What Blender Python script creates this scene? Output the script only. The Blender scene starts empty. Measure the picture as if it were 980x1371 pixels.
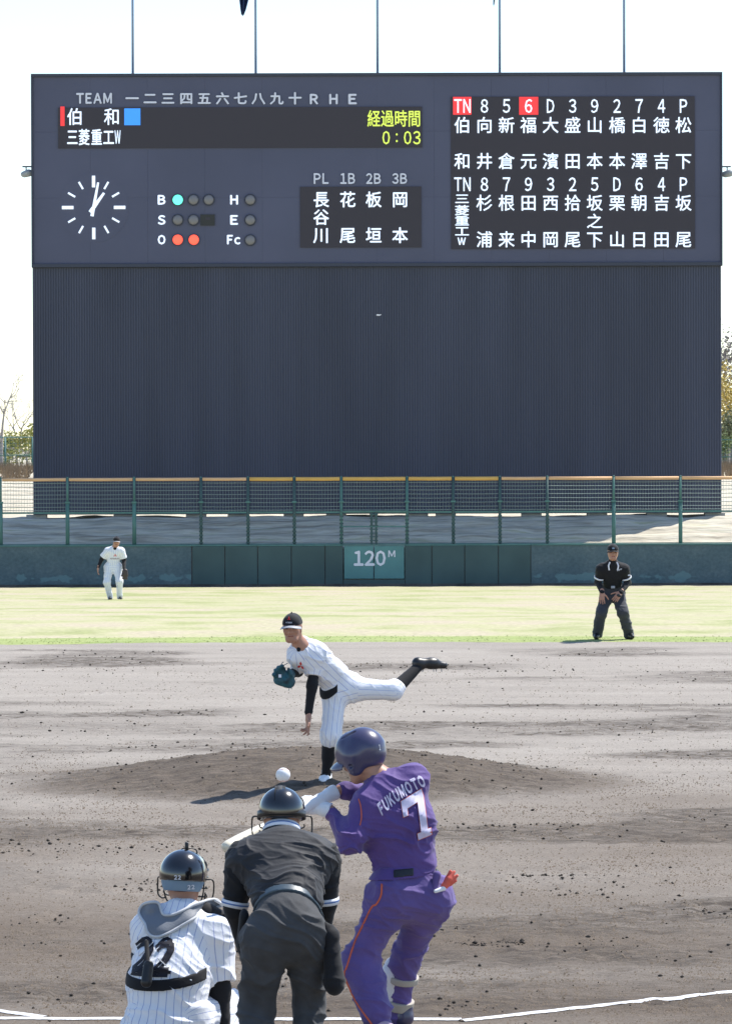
import bpy, bmesh, math, random
import numpy as np
from mathutils import Vector, Matrix
from mathutils.bvhtree import BVHTree
random.seed(7); rng = np.random.default_rng(7)
R = math.radians
SC = bpy.context.scene; COL = SC.collection

# ------------------------------------------------------------------ camera
FPX = 6200.0; EYE = 3.05                     # focal length in photo pixels, eye height in metres
PITCH = math.atan(85.5/FPX); ROLL = R(-0.16)
cam = bpy.data.cameras.new('camera'); camo = bpy.data.objects.new('camera', cam); COL.objects.link(camo)
cam.sensor_fit = 'HORIZONTAL'; cam.sensor_width = 36.0; cam.lens = FPX/980*36
cam.clip_start = 1.0; cam.clip_end = 9000
CM = Matrix.Translation((0, 0, EYE)) @ Matrix.Rotation(math.pi/2-PITCH, 4, 'X') @ Matrix.Rotation(ROLL, 4, 'Z')
camo.matrix_world = CM; SC.camera = camo
SC.render.resolution_x = 731; SC.render.resolution_y = 1024

# ------------------------------------------------------------------ light
SUN_EL, SUN_AZ = R(58), R(55)                # azimuth measured from +Y towards +X
w = bpy.data.worlds.new('World'); SC.world = w; w.use_nodes = True
nt = w.node_tree; nt.nodes.clear()
sky = nt.nodes.new('ShaderNodeTexSky'); sky.sky_type = 'NISHITA'; sky.sun_disc = False
sky.sun_elevation = SUN_EL; sky.sun_rotation = SUN_AZ
sky.air_density = 1.0; sky.dust_density = 0.35; sky.ozone_density = 2.0; sky.altitude = 900
bg = nt.nodes.new('ShaderNodeBackground'); bg.inputs[1].default_value = 0.15
wo = nt.nodes.new('ShaderNodeOutputWorld')
hs = nt.nodes.new('ShaderNodeHueSaturation'); hs.inputs['Saturation'].default_value = 1.0   # thin veil of cloud
nt.links.new(sky.outputs[0], hs.inputs['Color']); nt.links.new(hs.outputs[0], bg.inputs[0]); nt.links.new(bg.outputs[0], wo.inputs[0])
sl = bpy.data.lights.new('sun', 'SUN'); sl.energy = 4.5; sl.angle = R(0.6); sl.color = (1, .955, .89)
so = bpy.data.objects.new('sun', sl); COL.objects.link(so)
sd = Vector((math.sin(SUN_AZ)*math.cos(SUN_EL), math.cos(SUN_AZ)*math.cos(SUN_EL), math.sin(SUN_EL)))
so.rotation_euler = sd.to_track_quat('Z', 'Y').to_euler(); so.location = (0, 30, 40)
SC.view_settings.view_transform = 'Standard'; SC.view_settings.look = 'None'
SC.view_settings.exposure = 0.64; SC.view_settings.gamma = 1.0
SC.render.engine = 'CYCLES'

# ------------------------------------------------------------------ helpers
CR = np.array(CM.to_3x3()); CE = np.array([0, 0, EYE])
def at(px, py, Y):
    """the place at distance Y (metres from the camera along the field) seen at photo pixel (px, py)"""
    d = CR @ np.array([(px-490)/FPX, -(py-685.5)/FPX, -1.0])
    return CE + d*(Y/d[1])
def V(*a): return np.array(a, float)
def nrm(v): v = np.asarray(v, float); return v/np.linalg.norm(v)

def tag(o, label=None, cat=None, group=None, kind=None):
    if label: o['label'] = label
    if cat: o['category'] = cat
    if group: o['group'] = group
    if kind: o['kind'] = kind
    return o
def thing(name, label, cat, loc=(0, 0, 0), group=None):
    o = bpy.data.objects.new(name, None); COL.objects.link(o); o.location = Vector(loc); o.empty_display_size = .2
    return tag(o, label, cat, group)
def wloc(p):
    v = Vector((0, 0, 0))
    while p is not None: v = v + p.location; p = p.parent
    return np.array(v)
def mk(name, verts, faces, mat, parent=None, smooth=False, attrs=None, mats=None, midx=None):
    """one mesh object from world coordinates"""
    verts = np.asarray(verts, float).reshape(-1, 3)
    base = wloc(parent) if parent is not None else np.zeros(3)
    me = bpy.data.meshes.new(name)
    if isinstance(faces, np.ndarray):
        n, k = faces.shape
        me.vertices.add(len(verts)); me.vertices.foreach_set('co', (verts-base).astype(np.float32).ravel())
        me.loops.add(n*k); me.loops.foreach_set('vertex_index', faces.astype(np.int32).ravel())
        me.polygons.add(n); me.polygons.foreach_set('loop_start', np.arange(0, n*k, k, dtype=np.int32))
        me.update(calc_edges=True)
    else:
        me.from_pydata((verts-base).tolist(), [], faces); me.update()
    if smooth: me.polygons.foreach_set('use_smooth', np.ones(len(me.polygons), bool))
    if attrs:
        for k_, a in attrs.items():
            at_ = me.attributes.new(k_, 'FLOAT', 'POINT'); at_.data.foreach_set('value', np.asarray(a, np.float32))
    if mats:
        for m in mats: me.materials.append(m)
        if midx is not None: me.polygons.foreach_set('material_index', np.asarray(midx, np.int32))
    else: me.materials.append(mat)
    o = bpy.data.objects.new(name, me); COL.objects.link(o)
    if parent is not None: o.parent = parent
    return o
class MB:
    def __init__(s): s.v = []; s.f = []
    def add(s, v, f):
        n = len(s.v); s.v += [tuple(float(c) for c in q) for q in v]; s.f += [tuple(i+n for i in q) for q in f]; return s
    def box(s, x0, x1, y0, y1, z0, z1, bev=0):
        if bev <= 0:
            v = [(x, y, z) for x in (x0, x1) for y in (y0, y1) for z in (z0, z1)]
            return s.add(v, [(0, 1, 3, 2), (4, 6, 7, 5), (0, 4, 5, 1), (2, 3, 7, 6), (0, 2, 6, 4), (1, 5, 7, 3)])
        b = bev; vs = []
        for (X, Z, Y) in ((x0+b, z0+b, 0), (x0, z0, b)): pass
        lay = [(y0, b), (y0+b, 0), (y1-b, 0), (y1, b)]
        for y, i in lay: vs += [(x0+i, y, z0+i), (x1-i, y, z0+i), (x1-i, y, z1-i), (x0+i, y, z1-i)]
        f = [(0, 1, 2, 3), (15, 14, 13, 12)]
        for L in range(3):
            for j in range(4): a = L*4+j; c = L*4+(j+1) % 4; f.append((a, a+4, c+4, c))
        return s.add(vs, f)
    def tube(s, pts, r, n=8, caps=True):
        pts = [np.asarray(p, float) for p in pts]; m = len(pts)
        rr = r if hasattr(r, '__len__') else [r]*m
        vs = []; up = None
        for i, p in enumerate(pts):
            t = nrm(pts[min(i+1, m-1)]-pts[max(i-1, 0)])
            if up is None: up = nrm(np.cross(t, [0.31, .2, 1] if abs(t[2]) < .9 else [1, .1, 0]))
            a = nrm(up-t*np.dot(up, t)); b = np.cross(t, a); up = a
            for k in range(n):
                th = 2*math.pi*k/n; vs.append(p+rr[i]*(a*math.cos(th)+b*math.sin(th)))
        f = []
        for i in range(m-1):
            for k in range(n): f.append((i*n+k, i*n+(k+1) % n, (i+1)*n+(k+1) % n, (i+1)*n+k))
        if caps: f.append(tuple(range(n-1, -1, -1))); f.append(tuple(range((m-1)*n, m*n)))
        return s.add(vs, f)
    def build(s, name, mat, parent=None, smooth=False): return mk(name, s.v, s.f, mat, parent, smooth)

# ---- numpy noise
def _h(ix, iy, iz, seed):
    n = (ix*374761393 + iy*668265263 + iz*2147483647 + seed*1274126177) & 0xffffffff
    n = ((n ^ (n >> 13))*1274126177) & 0xffffffff
    n = n ^ (n >> 16)
    return (n & 0xffffff)/float(0xffffff)*2-1
def noise(P, seed=0):
    P = np.asarray(P, float); i = np.floor(P).astype(np.int64); f = P-i; u = f*f*(3-2*f)
    r = 0
    for dx in (0, 1):
        for dy in (0, 1):
            for dz in (0, 1):
                wt = (u[:, 0] if dx else 1-u[:, 0])*(u[:, 1] if dy else 1-u[:, 1])*(u[:, 2] if dz else 1-u[:, 2])
                r = r+wt*_h(i[:, 0]+dx, i[:, 1]+dy, i[:, 2]+dz, seed)
    return r
def fbm(P, oct=4, seed=0):
    a = 1; r = 0; P = np.asarray(P, float)
    for k in range(oct): r = r+a*noise(P, seed+k); P = P*2.03+7.1; a *= .5
    return r
def sstep(x, a, b): t = np.clip((x-a)/(b-a), 0, 1); return t*t*(3-2*t)

# ------------------------------------------------------------------ materials
def mat(name, col, rough=.8, spec=.3, metal=0, noise_amt=0, nscale=30, bump=0, bscale=60, emit=0, coat=0, sheen=0, col2=None, stretch=None):
    m = bpy.data.materials.new(name); m.use_nodes = True; t = m.node_tree; b = t.nodes['Principled BSDF']
    b.inputs['Base Color'].default_value = (*col, 1); b.inputs['Roughness'].default_value = rough
    b.inputs['Specular IOR Level'].default_value = spec; b.inputs['Metallic'].default_value = metal
    if coat: b.inputs['Coat Weight'].default_value = coat; b.inputs['Coat Roughness'].default_value = .12
    if sheen: b.inputs['Sheen Weight'].default_value = sheen
    if emit: b.inputs['Emission Color'].default_value = (*col, 1); b.inputs['Emission Strength'].default_value = emit
    tc = t.nodes.new('ShaderNodeTexCoord'); src = tc.outputs['Object']
    if stretch:
        mp = t.nodes.new('ShaderNodeMapping'); mp.inputs['Scale'].default_value = stretch; t.links.new(src, mp.inputs[0]); src = mp.outputs[0]
    if noise_amt or col2:
        n = t.nodes.new('ShaderNodeTexNoise'); n.inputs['Scale'].default_value = nscale; n.inputs['Detail'].default_value = 5
        t.links.new(src, n.inputs['Vector'])
        rmp = t.nodes.new('ShaderNodeValToRGB'); e = rmp.color_ramp.elements
        c2 = col2 or tuple(c*(1-noise_amt) for c in col)
        e[0].position = .35; e[1].position = .65; e[0].color = (*c2, 1); e[1].color = (*col, 1)
        t.links.new(n.outputs['Fac'], rmp.inputs[0]); t.links.new(rmp.outputs[0], b.inputs['Base Color'])
    if bump:
        n = t.nodes.new('ShaderNodeTexNoise'); n.inputs['Scale'].default_value = bscale; n.inputs['Detail'].default_value = 4
        t.links.new(src, n.inputs['Vector'])
        bp = t.nodes.new('ShaderNodeBump'); bp.inputs['Strength'].default_value = .6; bp.inputs['Distance'].default_value = bump
        t.links.new(n.outputs['Fac'], bp.inputs['Height']); t.links.new(bp.outputs[0], b.inputs['Normal'])
    return m
def stripe_mat(name, base, line, spacing, width):
    m = mat(name, base, .85, .15, bump=.002, bscale=90, sheen=.15); t = m.node_tree; b = t.nodes['Principled BSDF']
    a = t.nodes.new('ShaderNodeAttribute'); a.attribute_name = 'su'
    d = t.nodes.new('ShaderNodeMath'); d.operation = 'DIVIDE'; d.inputs[1].default_value = spacing; t.links.new(a.outputs['Fac'], d.inputs[0])
    f = t.nodes.new('ShaderNodeMath'); f.operation = 'FRACT'; t.links.new(d.outputs[0], f.inputs[0])
    l = t.nodes.new('ShaderNodeMath'); l.operation = 'LESS_THAN'; l.inputs[1].default_value = width/spacing; t.links.new(f.outputs[0], l.inputs[0])
    mx = t.nodes.new('ShaderNodeMix'); mx.data_type = 'RGBA'; mx.inputs['A'].default_value = (*base, 1); mx.inputs['B'].default_value = (*line, 1)
    t.links.new(l.outputs[0], mx.inputs['Factor']); t.links.new(mx.outputs['Result'], b.inputs['Base Color'])
    return m
M = {}
M['white_stripe'] = stripe_mat('pinstripe cloth', (.80, .81, .84), (.38, .42, .62), .034, .0034)
M['white_stripe_fine'] = stripe_mat('pinstripe cloth far', (.80, .81, .84), (.50, .54, .72), .045, .006)
M['black_cloth'] = mat('black cloth', (.012, .012, .014), .8, .25, bump=.002, sheen=.1)
M['ump_shirt'] = mat('umpire shirt', (.020, .021, .025), .68, .3, bump=.002, bscale=60, sheen=.12)
M['ump_pants'] = mat('umpire trousers', (.066, .067, .070), .8, .25, bump=.002, bscale=120, noise_amt=.25, nscale=12, sheen=.08)
M['far_pants'] = mat('dark grey trousers', (.045, .048, .058), .8, .25, sheen=.2)
M['purple'] = mat('purple jersey cloth', (.105, .060, .225), .72, .3, bump=.003, bscale=60, sheen=.15, noise_amt=.12, nscale=6)
M['purple_pants'] = mat('purple trouser cloth', (.125, .086, .265), .75, .25, bump=.003, bscale=60, sheen=.15, noise_amt=.14, nscale=5)
M['purple_shell'] = mat('purple helmet shell', (.052, .050, .110), .32, .5, coat=.35, noise_amt=.15, nscale=12)
M['skin'] = mat('skin', (.44, .23, .155), .5, .4, noise_amt=.12, nscale=25)
M['lips'] = mat('lips', (.25, .075, .06), .5); M['hair'] = mat('black hair', (.012, .010, .010), .5, .4, bump=.004, bscale=150)
M['eye'] = mat('dark eye', (.02, .012, .01), .2)
M['white_glove'] = mat('white leather', (.78, .79, .8), .55, .35, bump=.002, bscale=50)
M['teal_leather'] = mat('teal glove leather', (.018, .115, .15), .5, .5, col2=(.006, .03, .045), nscale=14, bump=.003)
M['black_leather'] = mat('black leather', (.012, .012, .013), .4, .5, bump=.002)
M['brown_leather'] = mat('dark brown leather', (.05, .035, .03), .5, .5, bump=.002)
M['black_gloss'] = mat('black helmet shell', (.008, .008, .009), .18, .6, coat=.8)
M['black_metal'] = mat('black wire', (.012, .012, .012), .35, .5)
M['grey_pad'] = mat('grey pad', (.17, .185, .21), .6, .4, bump=.002, bscale=90)
M['piping'] = mat('light piping', (.55, .56, .57), .6)
M['greyblue'] = mat('grey blue cap cloth', (.20, .28, .36), .8)
M['white_trim'] = mat('white trim', (.75, .76, .8), .7); M['blue_trim'] = mat('blue trim', (.12, .2, .42), .7)
M['belt'] = mat('belt leather', (.05, .075, .095), .4, .5, bump=.001)
M['orange'] = mat('orange braid', (.62, .13, .06), .7); M['red'] = mat('red print', (.62, .03, .03), .7)
M['number_white'] = mat('pale number print', (.58, .54, .70), .6)
M['number_black'] = mat('black number print', (.012, .012, .02), .6)
M['green_print'] = mat('green patch', (.1, .45, .25), .7)
M['wood'] = mat('pale ash wood', (.80, .72, .55), .35, .5, coat=.3, noise_amt=.12, nscale=5, stretch=(60, 60, 4))
M['ball'] = mat('ball leather', (.8, .8, .8), .5); M['red_lace'] = mat('red lace', (.6, .12, .1), .7)
M['tan_strap'] = mat('tan strap', (.42, .38, .32), .7); M['silver'] = mat('grey peak', (.35, .36, .38), .5)
M['coral'] = mat('coral batting glove', (.7, .13, .09), .6, bump=.003)

# ------------------------------------------------------------------ smooth bodies: blended tapered limbs, meshed with surface nets
class Blob:
    def __init__(s): s.p = []
    def cone(s, a, b, ra, rb=None, k=.03, sq=None, s_=1.0, capa=False, capb=False, sub=False, su=None):
        a = np.asarray(a, float); b = np.asarray(b, float)
        if np.allclose(a, b): b = a+V(0, 0, 1e-4)
        s.p.append(dict(a=a, b=b, ra=ra, rb=ra if rb is None else rb, k=k, sq=None if sq is None else nrm(sq), s=s_, capa=capa, capb=capb, sub=sub, su=su)); return s
    def ball(s, c, r, **k): return s.cone(c, c, r, r, **k)
    def limb(s, pts, rs, **k):
        for i in range(len(pts)-1): s.cone(pts[i], pts[i+1], rs[i], rs[i+1], **k)
        return s
    @staticmethod
    def d1(q, P):
        ab = q['b']-q['a']; L2 = ab@ab; ap = P-q['a']; t = np.clip(ap@ab/L2, 0, 1)
        r = ap-t[:, None]*ab
        if q['sq'] is not None: r = r+((r@q['sq'])*(1/q['s']-1))[:, None]*q['sq']
        d = np.sqrt((r*r).sum(1))-(q['ra']+(q['rb']-q['ra'])*t)
        if q['capb']: d = np.maximum(d, (P-q['b'])@(ab/math.sqrt(L2)))
        if q['capa']: d = np.maximum(d, -(ap@(ab/math.sqrt(L2))))
        return d
    def ev(s, P, prims=None):
        d = None
        for q in (s.p if prims is None else prims):
            e = Blob.d1(q, P)
            if q['sub']:
                if d is not None:
                    k = q['k']; e = -e; h = np.maximum(k-np.abs(d-e), 0)/k; d = np.maximum(d, e)+h*h*k*.25
                continue
            if d is None: d = e; continue
            k = q['k']; h = np.maximum(k-np.abs(d-e), 0)/k; d = np.minimum(d, e)-h*h*k*.25
        return np.full(len(P), 1.0) if d is None else d
    def bounds(s):
        pos = [q for q in s.p if not q['sub']]
        lo = np.min([np.minimum(q['a'], q['b'])-max(q['ra'], q['rb']) for q in pos], 0)
        hi = np.max([np.maximum(q['a'], q['b'])+max(q['ra'], q['rb']) for q in pos], 0)
        return lo, hi
def surface_nets(A, lo, h):
    S = A < 0; nx, ny, nz = A.shape
    cnt = np.zeros((nx-1, ny-1, nz-1), np.int8)
    for a in (0, 1):
        for b in (0, 1):
            for c in (0, 1): cnt += S[a:nx-1+a, b:ny-1+b, c:nz-1+c]
    act = (cnt > 0) & (cnt < 8); idx = -np.ones(act.shape, np.int64); I = np.argwhere(act); idx[act] = np.arange(len(I))
    acc = np.zeros((len(I), 3)); num = np.zeros(len(I))
    co = [(a, b, c) for a in (0, 1) for b in (0, 1) for c in (0, 1)]
    for p in co:
        for ax in range(3):
            if p[ax]: continue
            q = list(p); q[ax] = 1
            va = A[I[:, 0]+p[0], I[:, 1]+p[1], I[:, 2]+p[2]]; vb = A[I[:, 0]+q[0], I[:, 1]+q[1], I[:, 2]+q[2]]
            m = (va < 0) != (vb < 0); t = np.where(m, va/np.where(m, va-vb, 1), 0)
            pt = np.tile(np.array(p, float), (len(I), 1)); pt[:, ax] += t
            acc += pt*m[:, None]; num += m
    Vt = (I+acc/num[:, None])*h+lo
    F = []
    for ax in range(3):
        b, c = (ax+1) % 3, (ax+2) % 3
        s0 = [slice(None)]*3; s1 = [slice(None)]*3; s0[ax] = slice(0, -1); s1[ax] = slice(1, None)
        for q in (b, c): s0[q] = slice(1, -1); s1[q] = slice(1, -1)
        X, Y = S[tuple(s0)], S[tuple(s1)]
        e = np.argwhere(X != Y)
        if not len(e): continue
        inside = X[tuple(e.T)]
        e = e.copy(); e[:, b] += 1; e[:, c] += 1
        def cell(db, dc):
            g = e.copy(); g[:, b] -= db; g[:, c] -= dc; return idx[tuple(g.T)]
        q = np.stack([cell(1, 1), cell(0, 1), cell(0, 0), cell(1, 0)], 1)
        q[~inside] = q[~inside][:, ::-1]; F.append(q)
    return Vt, np.concatenate(F)
def vnormals(Vt, F):
    n = np.cross(Vt[F[:, 2]]-Vt[F[:, 0]], Vt[F[:, 3]]-Vt[F[:, 1]]); N = np.zeros_like(Vt)
    for k in range(4): np.add.at(N, F[:, k], n)
    return N/np.maximum(np.linalg.norm(N, axis=1), 1e-12)[:, None]
def relax(Vt, F, it=2, lam=.5):
    E = np.concatenate([F[:, [0, 1]], F[:, [1, 2]], F[:, [2, 3]], F[:, [3, 0]]]); n = len(Vt)
    cn = np.bincount(E.ravel(), minlength=n)
    for j in range(it):
        for l in (lam, -lam*1.04):
            s = np.stack([np.bincount(E[:, 0], Vt[E[:, 1], a], n)+np.bincount(E[:, 1], Vt[E[:, 0], a], n) for a in range(3)], 1)
            Vt = Vt+l*(s/cn[:, None]-Vt)
    return Vt
def grid_sdf(blob, vox, post=None, lo=None, hi=None):
    l, h_ = blob.bounds() if lo is None else (np.asarray(lo, float), np.asarray(hi, float))
    l = l-3*vox-.02*(lo is None); h_ = h_+3*vox+.02*(lo is None)
    n = np.ceil((h_-l)/vox).astype(int)+1; A = np.ones(n)
    B = 16; hd = B*vox*.5*1.732
    for i in range(0, n[0], B):
        for j in range(0, n[1], B):
            for k in range(0, n[2], B):
                c = l+vox*np.array([i+B/2, j+B/2, k+B/2]); cp = c[None]
                ds = [(Blob.d1(q, cp)[0], q) for q in blob.p]
                dm = min([d for d, q in ds if not q['sub']]); 
                if dm > hd*2.0+.03: continue
                act = [q for d, q in ds if d < max(dm, 0)*1.0+hd*3.2+.06]
                ii, jj, kk = (np.arange(s, min(s+B, m)) for s, m in ((i, n[0]), (j, n[1]), (k, n[2])))
                G = np.stack(np.meshgrid(ii, jj, kk, indexing='ij'), -1).reshape(-1, 3)
                P = l+G*vox; d = blob.ev(P, act)
                if post is not None: d = post(P, d)
                A[ii[0]:ii[-1]+1, jj[0]:jj[-1]+1, kk[0]:kk[-1]+1] = d.reshape(len(ii), len(jj), len(kk))
    A[0] = A[-1] = 1; A[:, 0] = A[:, -1] = 1; A[:, :, 0] = A[:, :, -1] = 1
    return surface_nets(A, l, vox)
def stripe_u(blob, Vt, ref):
    """running distance round the nearest limb, for cloth woven with stripes along the limb"""
    best = np.full(len(Vt), 1e9); U = np.zeros(len(Vt))
    for q in blob.p:
        if q['sub'] or q['su'] is None: continue
        d = Blob.d1(q, Vt); m = d < best; best[m] = d[m]
        t = nrm(q['b']-q['a']); f = ref-t*np.dot(ref, t); f = nrm(f); g = np.cross(t, f); P = Vt[m]-q['a']
        if q['sq'] is not None: P = P+((P@q['sq'])*(1/q['s']-1))[:, None]*q['sq']
        U[m] = np.arctan2(P@g, P@f)*q['su']+5
    return U
def organic(name, blob, mt, parent, vox=.008, post=None, fold=0, fdir=None, fscale=9, sm=2, seed=0, lo=None, hi=None, ref=None, foldmask=None, extra=0):
    Vt, F = grid_sdf(blob, vox, post, lo, hi)
    Vt = relax(Vt, F, sm)
    at_ = None
    if ref is not None: at_ = {'su': stripe_u(blob, Vt, ref)}
    if fold:
        N = vnormals(Vt, F); P = Vt.copy()
        fd = nrm(fdir) if fdir is not None else V(0, 0, 1)
        Q = P*fscale*.38+((P@fd)*(fscale-.38*fscale))[:, None]*fd
        Q = Q+.55*np.stack([noise(P*6, seed+11), noise(P*6, seed+12), noise(P*6, seed+13)], 1)
        rdg = 1-np.abs(noise(Q, seed))*2.2; rdg = np.clip(rdg, 0, 1)**2.6
        rdg2 = 1-np.abs(noise(Q*2.3+5, seed+3))*2.2; rdg2 = np.clip(rdg2, 0, 1)**1.5
        D = fold*(rdg-.35)+fold*.35*(rdg2-.35)+fold*.5*noise(P*5, seed+4)
        if foldmask is not None: D = D*foldmask(P)
        Vt = Vt+N*D[:, None]
    o = mk(name, Vt, F, mt, parent, smooth=True, attrs=at_)
    return o
def bvh(o):
    b = wloc(o.parent) if o.parent else np.zeros(3)
    me = o.data; vs = [tuple(np.array(v.co)+b) for v in me.vertices]
    return BVHTree.FromPolygons(vs, [tuple(p.vertices) for p in me.polygons])

_glyph = {}
def glyph(ch, bold=0.0):
    if 33 <= ord(ch) <= 126: ch = chr(ord(ch)+0xFEE0)      # the full width letters match the kanji's plain sans face
    k = (ch, bold)
    if k not in _glyph:
        cu = bpy.data.curves.new('glyph', 'FONT'); cu.body = ch; cu.offset = 0; cu.resolution_u = 2
        cu.size = 1.0
        o = bpy.data.objects.new('glyph', cu); COL.objects.link(o); dg = bpy.context.evaluated_depsgraph_get()
        me = bpy.data.meshes.new_from_object(o.evaluated_get(dg)); 
        vs = np.array([tuple(v.co) for v in me.vertices]) if len(me.vertices) else np.zeros((0, 3)); fs = [tuple(p.vertices) for p in me.polygons]
        bpy.data.objects.remove(o); bpy.data.curves.remove(cu); bpy.data.meshes.remove(me)
        if bold and len(vs):      # heavier strokes: overlapping shifted copies
            m = len(vs); b = bold*.9; sh = [(-b, 0), (b, 0), (0, b), (0, -b)]
            fs = [tuple(i+m*q for i in f) for q in range(4) for f in fs]; vs = np.concatenate([vs+np.array([q[0], q[1], k_]) for k_, q in enumerate(sh)])
        _glyph[k] = (vs, fs)
    return _glyph[k]
def densify(vs, fs, step):
    bm = bmesh.new(); bv = [bm.verts.new((v[0], v[1], v[2] if len(v) > 2 else 0)) for v in vs]
    for f in fs:
        try: bm.faces.new([bv[i] for i in f])
        except ValueError: pass
    lo = vs.min(0); hi = vs.max(0)
    for ax in (0, 1):
        x = lo[ax]+step
        while x < hi[ax]:
            no = (1, 0, 0) if ax == 0 else (0, 1, 0); co = (x, 0, 0) if ax == 0 else (0, x, 0)
            bmesh.ops.bisect_plane(bm, geom=bm.verts[:]+bm.edges[:]+bm.faces[:], plane_co=co, plane_no=no); x += step
    bm.verts.index_update()
    r = np.array([tuple(v.co) for v in bm.verts]), [tuple(v.index for v in f.verts) for f in bm.faces]; bm.free(); return r
def decal(name, vs, fs, tree, origin, ux, uy, step, mt, parent, off=.004, shear=0, view=None):
    """flat print (vs in metres) laid onto a curved surface, cast from the origin plane along -view"""
    vs, fs = densify(np.asarray(vs, float), fs, step)
    out = []; origin = np.asarray(origin, float)
    dr = nrm(view if view is not None else np.cross(uy, ux))
    for v in vs:
        p = origin+ux*(v[0]+shear*v[1])+uy*v[1]
        h = tree.ray_cast(Vector(p-dr*.4), Vector(dr), 1.2)
        out.append(np.array(h[0])-dr*(off+v[2]*.0007) if h[0] is not None else None)
    fs = [f for f in fs if all(out[i] is not None for i in f)]
    fs = [f for f in fs if max(abs((out[i]-out[f[0]])@dr) for i in f) < .12]; out = [o if o is not None else origin for o in out]
    return mk(name, out, [f[::-1] for f in fs], mt, parent, smooth=True)
def word(s, w_, h_, bold=.01, gap=.12):
    """the outline of a word w_ wide and h_ high, centred on 0"""
    x = 0; VS = []; FS = []
    for ch in s:
        if ch == ' ': x += .35; continue
        vs, fs = glyph(ch, bold); n = sum(len(a) for a in VS)
        vs = vs-[vs[:, 0].min(), 0, 0]; VS.append(vs+[x, 0, 0]); FS += [tuple(i+n for i in f) for f in fs]; x += vs[:, 0].max()+gap
    VS = np.concatenate(VS); lo = VS.min(0); hi = VS.max(0)
    c_ = (lo+hi)/2; s_ = np.array([w_, h_, 1])/np.where([1, 1, 0], hi-lo, 1); c_[2] = 0
    return (VS-c_)*s_, FS

# ================================================================== THE SETTING
ZW = 143.3                                   # distance of the outfield wall
MX, MZ = -.45, 42.3                          # centre of the mound
def prof(z):
    z = np.asarray(z, float)
    return np.interp(z, [0, 55, 64, 72, 80, 118, 141, ZW+.35, ZW+.36, 144.2, 145.4, 147.5, 149.5, 166, 185, 260, 3500],
                     [0, 0, .02, .06, .03, -.80, -1.19, -1.22, -.05, .02, .33, .85, .93, 2.15, 2.35, 2.2, 2.0])
# ---- terrain reaching the horizon
zs = np.concatenate([np.arange(0, 71, 3), [71.9, 72.1], np.arange(74, 140, 3), [141, 142.2, ZW+.35, ZW+.36], np.linspace(143.8, 148, 60), np.linspace(148.3, 170, 60), np.linspace(172, 260, 30), np.geomspace(300, 3500, 14)])
xs = np.concatenate([-np.geomspace(3000, 22, 16), np.linspace(-20, 20, 121), np.geomspace(22, 3000, 16)])
X, Z = np.meshgrid(xs, zs); Hh = prof(Z)
nf = fbm(np.stack([X.ravel()*.9, Z.ravel()*1.3, 0*X.ravel()], 1), 3, 3).reshape(X.shape)
Hh = Hh+np.where((Z > 144.1) & (Z < 147.4), .05*np.sin(Z*7.5+.4*nf), 0)
Hh = Hh+np.where(Z > 144, .045*nf*sstep(Z, 144, 145), 0)-np.where(Z < 72, .14, np.where(Z < ZW, .03, 0))
Hh = Hh+np.where(Z > 150, np.clip(nf, -1, 1)*.12*sstep(Z, 150, 157), 0)
def gridmesh(name, X, Z, H, mt, **kw):
    n, m = X.shape; i = np.arange(n*m).reshape(n, m)
    F = np.stack([i[:-1, :-1], i[:-1, 1:], i[1:, 1:], i[1:, :-1]], -1).reshape(-1, 4)
    return mk(name, np.stack([X, Z, H], -1).reshape(-1, 3), F, mt, **kw)
def ramp_mat(name, stops, scale, rough=.95, stretch=(1, 1, 1), bump=.01, bscale=30, detail=6, mid=None):
    m = mat(name, stops[0][1], rough, .15); t = m.node_tree; b = t.nodes['Principled BSDF']
    tc = t.nodes.new('ShaderNodeTexCoord'); mp = t.nodes.new('ShaderNodeMapping'); mp.inputs['Scale'].default_value = stretch
    t.links.new(tc.outputs['Object'], mp.inputs[0])
    n = t.nodes.new('ShaderNodeTexNoise'); n.inputs['Scale'].default_value = scale; n.inputs['Detail'].default_value = detail; n.inputs['Roughness'].default_value = .6
    t.links.new(mp.outputs[0], n.inputs['Vector'])
    r = t.nodes.new('ShaderNodeValToRGB'); e = r.color_ramp.elements
    e[0].position, e[0].color = stops[0][0], (*stops[0][1], 1); e[1].position, e[1].color = stops[-1][0], (*stops[-1][1], 1)
    for p_, c_ in stops[1:-1]: q = e.new(p_); q.color = (*c_, 1)
    t.links.new(n.outputs['Fac'], r.inputs[0])
    n2 = t.nodes.new('ShaderNodeTexNoise'); n2.inputs['Scale'].default_value = bscale; n2.inputs['Detail'].default_value = 8; n2.inputs['Roughness'].default_value = .65
    t.links.new(mp.outputs[0], n2.inputs['Vector'])
    mx = t.nodes.new('ShaderNodeMix'); mx.data_type = 'RGBA'; mx.blend_type = 'OVERLAY'; mx.inputs['Factor'].default_value = .5
    t.links.new(r.outputs[0], mx.inputs['A']); t.links.new(n2.outputs['Fac'], mx.inputs['B']); t.links.new(mx.outputs['Result'], b.inputs['Base Color'])
    bp = t.nodes.new('ShaderNodeBump'); bp.inputs['Strength'].default_value = .8; bp.inputs['Distance'].default_value = bump
    t.links.new(n2.outputs['Fac'], bp.inputs['Height']); t.links.new(bp.outputs[0], b.inputs['Normal'])
    return m
M['bank'] = ramp_mat('dry sandy bank', [(.36, (.36, .32, .25)), (.46, (.52, .47, .37)), (.56, (.62, .57, .46)), (.66, (.45, .43, .29))], 2.2, stretch=(.22, 2.0, 1), bump=.07, bscale=5)
M['lawn'] = ramp_mat('pale winter lawn', [(.36, (.30, .32, .145)), (.48, (.40, .385, .225)), (.62, (.43, .375, .27))], .9, stretch=(.45, .30, 1), bump=.012, bscale=25)
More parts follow.
